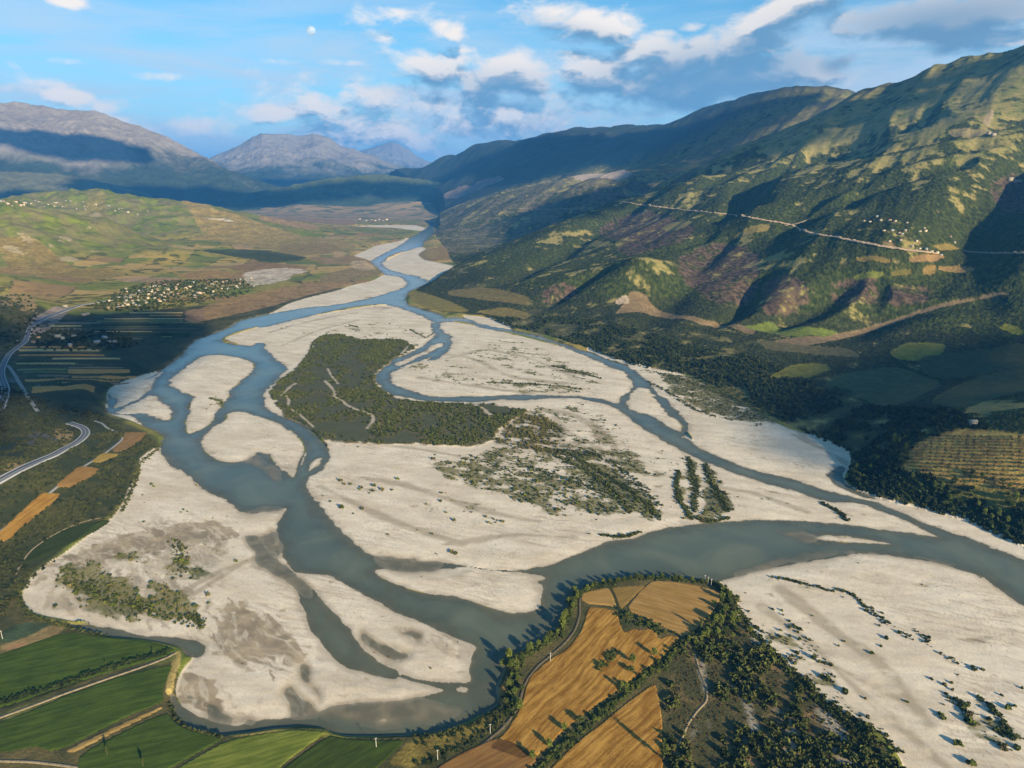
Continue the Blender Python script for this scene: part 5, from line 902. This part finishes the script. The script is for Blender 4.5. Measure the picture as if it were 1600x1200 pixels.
# shrubs standing on the gravel: the largest are things, the rest one mass
SPOT = [(677,718,2.9),(690,722,1.6),(745,716,2.2),(722,723,2.5),(735,728,2.0),(785,714,2.6),(800,711,2),(830,736,2.3),(840,753,3.8),(890,752,3.2),(885,758,2.4),(622,749,2.6),(690,771,2.0),(689,784,2.2),(566,796,3.0),(534,794,3.3),(710,814,2.2),(764,817,2.2),(706,864,3.4),(712,866,2.4),(606,836,1.7),(675,835,1.6),
        (532,752,2.8),(538,757,2.4),(548,757,2.2),(565,763,2.6),(585,760,2.4),(597,766,3.0),(612,766,1.8),(577,771,1.4),(560,699,1.6),(870,600,1.6),(440,513,2.2),(448,511,2.0),(475,521,2.2),(609,506,2.2),(625,512,2.0),(585,521,1.5),(706,526,2.6),(680,711,1.4),(505,775,1.5),(516,784,1.4),(552,803,1.4),(883,806,1.6),(921,835,1.5),
        (237,757,2.2),(241,761,2.0),(225,816,1.8),(223,774,1.3),(307,758,1.5),(287,797,1.5),(293,800,1.5),(283,801,1.3),(271,844,1.6),(369,878,2.0),(325,931,2.2),(270,905,1.8),(208,776,1.2),(326,943,1.6),(302,902,1.3),(298,896,1.3),
        (1234,1031,2.6),(1242,981,2.2),(1250,984,2.4),(1235,980,1.8),(1220,986,1.8),(1272,1029,3.0),(1249,1000,2.0),(1220,996,1.8),(1265,1001,1.6),(1293,1062,2.8),(1285,1058,2.0),(1321,1083,2.9),(1267,1074,2.4),(1268,1093,2.0),(1300,1108,2.6),(1310,1110,2.4),(1385,998,2.4),(1362,1022,1.8),(1374,978,1.4),(1456,1062,1.5),(1476,1071,2.0),(1487,1068,1.5),(1488,1079,1.4),
        (1493,1094,2.4),(1500,1098,2.6),(1507,1104,2.6),(1514,1118,3.0),(1517,1130,3.2),(1530,1091,2.2),(1533,1094,2.2),(1548,1105,3.0),(1555,1115,3.2),(1470,1117,2.6),(1474,1124,2.2),(1496,1164,3.2),(1517,1194,3.0),(1565,1166,2.8),(1568,1172,2.4),(1574,1107,2.6),(1577,1150,2.8),(1583,1155,2.8),(1585,1104,1.8),(1590,1170,2.6),(1554,1141,1.6),(1545,1133,1.6),
        (1475,1102,1.0),(1417,1097,1.3),(1352,1093,1.4),(1310,1010,1.2),(1319,1003,1.4),(1496,1055,1.0),(1484,1030,1.4),(1565,1087,1.4),(1597,1076,1.4),(1377,1011,1.2),(1423,993,1.0),(1445,998,1.2),(1208,953,1.5),(1222,955,1.5),(1223,962,1.2),(1270,963,1.2),(1378,958,1.6),(1366,962,1.6),(1340,938,1.3),(1355,955,1.3),(1350,945,1.3)]
bank_sh = []
for (px, py, s_) in SPOT:
    p = Pz(px, py, .6); bank_sh.append((p[0], p[1], s_, px, py))
pv = scatter(np.clip(vegm*1.2*ss(pat + vegm*1.2, .30, .75), 0, 1)*notf, 1/9.)
for x, y in pv: bank_sh.append((x, y, .5 + 1.9*rng.random()**2.2*(1 if rng.random() < .5 else .5), 0, 0))
pv2 = scatter(((mG & ~isW & notf)*np.clip(ss(n_b + n_a*.7, .0, .6)*.35, 0, 1)), 1/240.)
for x, y in pv2: bank_sh.append((x, y, .35 + .9*rng.random()**2, 0, 0))
bank_sh = [b for b in bank_sh if not look(isW, *ij(np.array([b[0]]), np.array([b[1]])))[0] and b[1] < 5000]
bank_sh.sort(key=lambda b: -(b[2] + (9 if b[3] else 0))/np.hypot(b[0], b[1]))
def pxof(x, y, z):
    v = np.array([x, y, z - CAMZ]); fw = v[1]*math.cos(PITCH) - v[2]*math.sin(PITCH); up = v[1]*math.sin(PITCH) + v[2]*math.cos(PITCH); return 800 + v[0]/fw*F, 600 - up/fw*F
kept = 0
for i, (x, y, s_, px, py) in enumerate(bank_sh[:290]):
    qx, qy = pxof(x, y, 1)
    zone = 'big sand bar at lower right' if qy > 900 and qx > 1100 else 'lower left gravel bar' if qx < 480 and qy > 700 else 'wide central gravel bar' if qy > 690 else 'gravel bar behind wooded island' if qy < 545 else 'gravel shores around wooded island'
    size = 'largest bushes' if s_ > 2.7 else 'medium bushes' if s_ > 1.7 else 'small bushes'
    o = bpy.data.objects.new('shrub', SHM[i % 4]); C.objects.link(o); o.location = (x, y, gz_(x, y) - .1); o.rotation_euler = (0, 0, random.random()*6.28); f_ = s_/1.3*random.uniform(.9, 1.1); o.scale = (f_, f_*random.uniform(.8, 1.2), f_*random.uniform(.9, 1.3))
    o['label'] = f'dark green bush, one of {size} dotted over the {zone}'; o['category'] = 'shrub'; o['group'] = f'{size} on the {zone}'
LN = [([(1208,903),(1240,908),(1280,918),(1300,926)], 1.0, 1.6), ([(1307,921),(1330,928),(1345,940),(1352,950)], .9, 1.0), ([(1357,956),(1375,962),(1385,975),(1410,990),(1425,998)], 1.5, 2.5), ([(1425,982),(1440,990),(1448,1000),(1446,1012)], 2.5, 2.0), ([(1470,1020),(1490,1030),(1510,1040),(1540,1048)], 2.2, 2.0), ([(1285,786),(1295,791),(1310,800),(1326,813)], .4, 2.0), ([(938,836),(960,839),(980,838),(1002,831)], .4, 1.5),
      ([(895,713),(925,730),(955,748),(985,768),(1012,790),(1032,812)], .45, 2.6), ([(870,712),(915,735),(955,765),(985,800)], .7, 4.0), ([(800,722),(850,738),(900,752),(950,775)], .9, 5.0), ([(920,705),(960,725),(1000,760),(1030,790)], .8, 4.0), ([(720,715),(790,730),(860,750)], 1.6, 5.0), ([(1060,735),(1057,760),(1064,785),(1082,812)], .4, 1.8), ([(1074,714),(1082,735),(1088,765),(1084,800)], .5, 2.4), ([(1102,725),(1110,750),(1124,775),(1138,800)], .45, 2.4), ([(1090,812),(1110,816),(1140,808)], .5, 1.5),
      ([(1170,985),(1200,1010),(1230,1045),(1262,1075)], 1.6, 3.5), ([(1235,975),(1262,1000),(1290,1040),(1300,1062)], 2.4, 3.0), ([(275,845),(280,870),(290,892)], 1.0, 3.5), ([(95,890),(130,920),(190,940),(250,960),(312,972)], 1.0, 5.0), ([(300,962),(313,972),(310,980)], .5, 2.5), ([(328,622),(345,628),(350,636)], .6, 2.0), ([(1000,590),(1040,610),(1085,640),(1120,652)], 1.0, 3.0), ([(1010,578),(1060,592),(1120,612),(1180,640)], 1.4, 5.0), ([(760,598),(830,600),(880,604),(905,608)], 1.0, 2.5), ([(862,572),(900,580),(940,592)], .9, 2.5), ([(640,515),(665,528),(680,520)], 1.6, 2.0), ([(490,535),(480,560),(468,575)], 1.2, 2.0), ([(545,508),(560,512)], .5, 1.5),
      ([(1130,925),(1160,965),(1190,1005),(1225,1040),(1270,1085),(1320,1125),(1360,1140),(1400,1175)], .5, 3.5), ([(1480,1090),(1505,1105),(1520,1135)], .9, 2.0), ([(1545,1100),(1560,1118),(1575,1150)], .9, 2.2), ([(1270,1085),(1300,1110),(1340,1150),(1370,1190),(1390,1230)], .25, 6.0)]
lp = np.vstack([along(p, st, jt, .6) for p, st, jt in LN]); lp = lp[~look(isW, *ij(lp[:, 0], lp[:, 1]))]
mass('scrub', 'bushes growing in lines along old channels on the gravel', lp, .4, 1.6, (.030,.042,.011), (.090,.102,.028), .95)
rest = np.array([(b[0], b[1]) for b in bank_sh[290:]]); rs = np.array([b[2] for b in bank_sh[290:]])
big = rs > 1.3
mass('scrub', 'bushes thickly sprinkled in green bands over the gravel bars', rest[big], .8, 1.6, (.036,.048,.014), (.120,.125,.038), .95)
mass('scrub', 'low tufts and seedlings sprinkled over the gravel bars', rest[~big], .3, .8, (.050,.056,.020), (.16,.14,.055), .9)

# ------------------------------------------------------------------ houses
M_wall = smat('lime_plaster', (.30,.26,.20), .12); M_wall2 = smat('ochre_plaster', (.52,.42,.30), .08); M_roofs = {'pale': smat('pale_roof', (.32,.29,.24), .15), 'red': smat('tile_roof', (.30,.13,.08), .15), 'tan': smat('sandstone_roof', (.46,.36,.26), .1), 'blue': smat('metal_roof', (.25,.34,.42), .1)}
M_glass = smat('window_dark', (.05,.06,.07), .1, 1, .3)
def boxv(x0, x1, y0, y1, z0, z1):
    V = np.array([(x, y, z) for z in (z0, z1) for y in (y0, y1) for x in (x0, x1)], float); return V, np.array([(0,2,3,1),(4,5,7,6),(0,1,5,4),(2,6,7,3),(0,4,6,2),(1,3,7,5)])
def gable(L, W, z0, hr, o_=.5, t=.25):
    V = []; 
    for x in (-L/2 - o_, L/2 + o_):
        V += [(x, -W/2 - o_, z0 - .1), (x, 0, z0 + hr), (x, W/2 + o_, z0 - .1), (x, W/2 + o_, z0 - .1 + t), (x, 0, z0 + hr + t), (x, -W/2 - o_, z0 - .1 + t)]
    V = np.array(V, float); Fq = [(0,6,7,1),(1,7,8,2),(2,8,9,3),(3,9,10,4),(4,10,11,5),(5,11,6,0),(0,1,4,5),(1,2,3,4),(6,11,10,7),(7,10,9,8)]; return V, np.array(Fq)
HM = {}
def house_mesh(L, W, H, rk, wk):
    key = (L, W, H, rk, wk)
    if key not in HM:
        wv, wf = boxv(-L/2, L/2, -W/2, W/2, -2, H); gv = np.array([(-L/2, -W/2, H), (-L/2, W/2, H), (-L/2, 0, H + 1.7), (-L/2, 0, H + 1.7), (L/2, W/2, H), (L/2, -W/2, H), (L/2, 0, H + 1.7), (L/2, 0, H + 1.7)]); gf = np.array([(0,1,2,3),(4,5,6,7)])
        wins = [boxv(x - .6, x + .6, s_*(W/2 + .03) - .05, s_*(W/2 + .03) + .05, z, z + 1.3) for s_ in (-1, 1) for x in np.linspace(-L/2 + 1.8, L/2 - 1.8, int(L/3.2)) for z in ([1.1, 4.0] if H > 5 else [1.1])]
        HM[key] = (mk('wall', join([(wv, wf), (gv, gf)]), wk), mk('roof', gable(L, W, H, 1.7), M_roofs[rk]), mk('window', join(wins), M_glass))
    return HM[key]
def house(px, py, label, group, size=1, rk='pale', L=None, near=False):
    p = at(px, py); L = L or random.choice((10, 12, 14)); W = random.choice((7, 8)); H = random.choice((3.4, 6.2)); wk = M_wall if rk != 'tan' else M_wall2
    r = bpy.data.objects.new('house', None); C.objects.link(r); r.location = (p[0], p[1], gz_(p[0], p[1])); r.rotation_euler = (0, 0, random.uniform(-.5, .5)); r.scale = (size,)*3
    r['label'] = label; r['category'] = 'house'
    if group: r['group'] = group
    ms = house_mesh(L, W, H, rk, wk)
    for nm, me in zip(('wall', 'roof', 'window'), ms if near else ms[:2]):
        c = bpy.data.objects.new(nm, me); C.objects.link(c); c.parent = r
V1 = [(186,481,20),(225,450,12),(241,448,16),(257,446,26),(262,454,20),(234,456,22),(217,455,12),(199,456,20),(197,452,12),(275,449,10),(297,449,16),(302,442,14),(331,444,16),(338,441,14),(267,457,16),(279,460,12),(312,459,18),(304,462,12),(256,464,20),(231,467,14),(204,466,12),(207,471,12),(227,472,14),(209,475,12),(212,477,12),(200,477,14),(192,479,12),(169,482,10),(250,472,14),(219,478,14),(242,467,12),(171,471,10),(264,452,12),(246,452,12),(290,455,12),(322,452,12)]
NMR = ['pale','tan','pale','red','tan','blue']; RN = {'pale': 'white', 'red': 'red', 'tan': 'sand coloured', 'blue': 'blue grey'}
def village(L, nm, grp_, sz=1.15, first='pale'):
    for i, q in enumerate(L):
        rk = NMR[i % 6] if len(q) < 4 else q[3]; house(q[0], q[1], f'{RN[rk]} roofed house in the {nm}', f'{RN[rk]} roofed houses of the {nm}', sz, rk, q[2] if len(q) > 2 else None)
rv = lambda n, x0, x1, f_lo, f_hi: [(float(x), float(f_lo(x) + (f_hi(x) - f_lo(x))*rng.random()), int(rng.choice([9, 10, 12]))) for x in rng.uniform(x0, x1, n)]
village(V1 + rv(46, 185, 335, lambda x: 452 - (x - 190)*.09, lambda x: 482 - (x - 190)*.13) + rv(14, 335, 400, lambda x: 441 - (x - 335)*.1, lambda x: 455 - (x - 335)*.1), 'village beside the highway on the left plain', '', .80)
village([(132,493,14,'pale'),(137,491,12,'pale'),(91,527,16),(116,526,12,'pale'),(164,529,16,'blue'),(152,536,16),(171,535,14),(180,536,10,'pale'),(52,535,14,'red'),(60,528,12),(29,534,10,'pale'),(110,541,10,'blue'),(102,479,14,'pale'),(98,530,10)], 'dark hamlet above the strip fields', '', .95)
village([(87,317,30,'tan'),(102,314,22,'pale'),(110,315,18,'pale'),(5,315,20),(25,316,16),(55,314,14),(60,316,16),(75,320,14),(118,318,14),(180,330,14),(200,332,16),(170,322,16),(190,326,12),(150,320,12),(215,336,12),(230,330,12),(12,319,14),(40,318,14),(130,316,14)] + rv(16, 0, 230, lambda x: 313 + x*.05, lambda x: 322 + x*.05), 'hilltop village on the left skyline', '', 1.15)
village([(1350,346,14),(1359,347,12),(1376,345,14),(1390,345,16),(1399,346,12),(1370,339,12,'blue'),(1417,349,10),(1381,361,12),(1394,361,14,'blue'),(1405,364,14),(1414,361,14,'pale'),(1409,366,14),(1437,362,14),(1446,362,14),(1444,357,12),(1407,376,12),(1432,378,10),(1455,394,16,'pale'),(1470,399,14,'pale'),(1437,389,10),(1491,380,10),(1485,370,10),(1390,377,12,'tan'),(1447,390,12),(1425,386,10),(1464,396,14)], 'village on the right hillside', '', .68)
village([(580,344,16),(586,345,14),(592,344,16),(598,345,14),(604,344,16),(572,345,14),(562,343,14,'red')], 'far village beyond the river bend', '', 2.0)
village([(330,343,60,'pale'),(342,344,50,'pale'),(352,346,60,'blue'),(360,346,30,'pale')], 'row of long sheds on the far plain', '', 1.6)
house(1520, 663, 'single white house on the green knoll above the orchard', None, .9, 'pale', 10, True)
for i, (a, b) in enumerate([(1578,282),(1586,285),(1592,284),(1545,210),(1552,212)]): house(a, b, 'lone pale farmhouse high on the right mountainside', 'farmhouses high on the right slope', 1.4, 'pale', 12)
# ------------------------------------------------------------------ utility poles
M_pole = smat('weathered_pole', (.55,.52,.47), .1)
pole_me = mk('pole', tubev((0,0,-.5), (0,0,8.6), .22, .15, 8), M_pole, True); arm_me = mk('crossarm', join([boxv(-1.1, 1.1, -.08, .08, 7.9, 8.08)]), M_pole)
for px, py, lb in [(588,1168,'pale wooden pole standing in the dark green riverside field'), (684,1187,'pale pole beside the grass lane near the bottom edge'), (766,1146,'pale pole on the bend of the grass lane by the river bank'), (860,1033,'pale pole beside the dark track left of the long wheat field'),
                   (1101,910,'leftmost of the three poles at the tip of the headland'), (1106,913,'middle one of the three poles at the tip of the headland'), (1111,916,'rightmost of the three poles at the tip of the headland'), (4,998,'pale pole in the teal plot on the left edge')]:
    p = Pz(px, py, 3.2); r = bpy.data.objects.new('utility_pole', None); C.objects.link(r); r.location = (p[0], p[1], gz_(p[0], p[1])); r['label'] = lb; r['category'] = 'utility pole'; r['group'] = 'utility poles'; r.rotation_euler = (0, 0, .4)
    for nm, me in (('pole', pole_me), ('crossarm', arm_me)): c = bpy.data.objects.new(nm + '_shaft' if nm == 'pole' else nm, me); C.objects.link(c); c.parent = r
# ------------------------------------------------------------------ moon
md = ray(486, 48)*90000; mm_, k = mat('moon_rock'); t = k.n('ShaderNodeTexCoord'); n = k.noise(t.outputs['Object'], .0022, 4, .55); b_ = finish(k, k.mix(k.mr(n, .4, .62), (.45,.48,.50), (.70,.72,.72)), 1.0, 0); mxs = k.n('ShaderNodeMixShader'); mxs.inputs[0].default_value = .70; trn = k.n('ShaderNodeBsdfTransparent'); k.l(b_.outputs[0], mxs.inputs[1]); k.l(trn.outputs[0], mxs.inputs[2])  # see-through mix imitates the bright air in front of the moon
for nd in mm_.node_tree.nodes:
    if nd.type == 'OUTPUT_MATERIAL': k.l(mxs.outputs[0], nd.inputs[0])
a = np.linspace(0, 2*np.pi, 33)[:-1]; p_ = np.linspace(0, np.pi, 17); Vm = np.array([(math.sin(p)*math.cos(b), math.sin(p)*math.sin(b), math.cos(p)) for p in p_ for b in a])*520
Fm = np.array([(i*32 + j, (i+1)*32 + j, (i+1)*32 + (j+1) % 32, i*32 + (j+1) % 32) for i in range(16) for j in range(32)])
o = mesh_np('moon', Vm, Fm, None, True, None, mm_); o.location = (md[0], md[1], md[2] + CAMZ); o['label'] = 'pale gibbous moon in the blue sky above the left mountains'; o['category'] = 'moon'
# ------------------------------------------------------------------ air
hb = boxv(-60000, 70000, -3000, 60000, -60, 2750); o = mesh_np('haze', hb[0], hb[1], None, False, 'stuff', None)
m = bpy.data.materials.new('haze_air'); m.use_nodes = True; m.node_tree.nodes.clear(); k = N(m.node_tree); pv_ = k.n('ShaderNodeVolumePrincipled'); pv_.inputs['Color'].default_value = (.09,.39,.98,1); pv_.inputs['Density'].default_value = 3.0e-5; pv_.inputs['Anisotropy'].default_value = 0.0
oo = k.n('ShaderNodeOutputMaterial'); k.l(pv_.outputs[0], oo.inputs[1]); o.data.materials.append(m); o['label'] = 'pale blue air filling the whole valley'; o['category'] = 'haze'
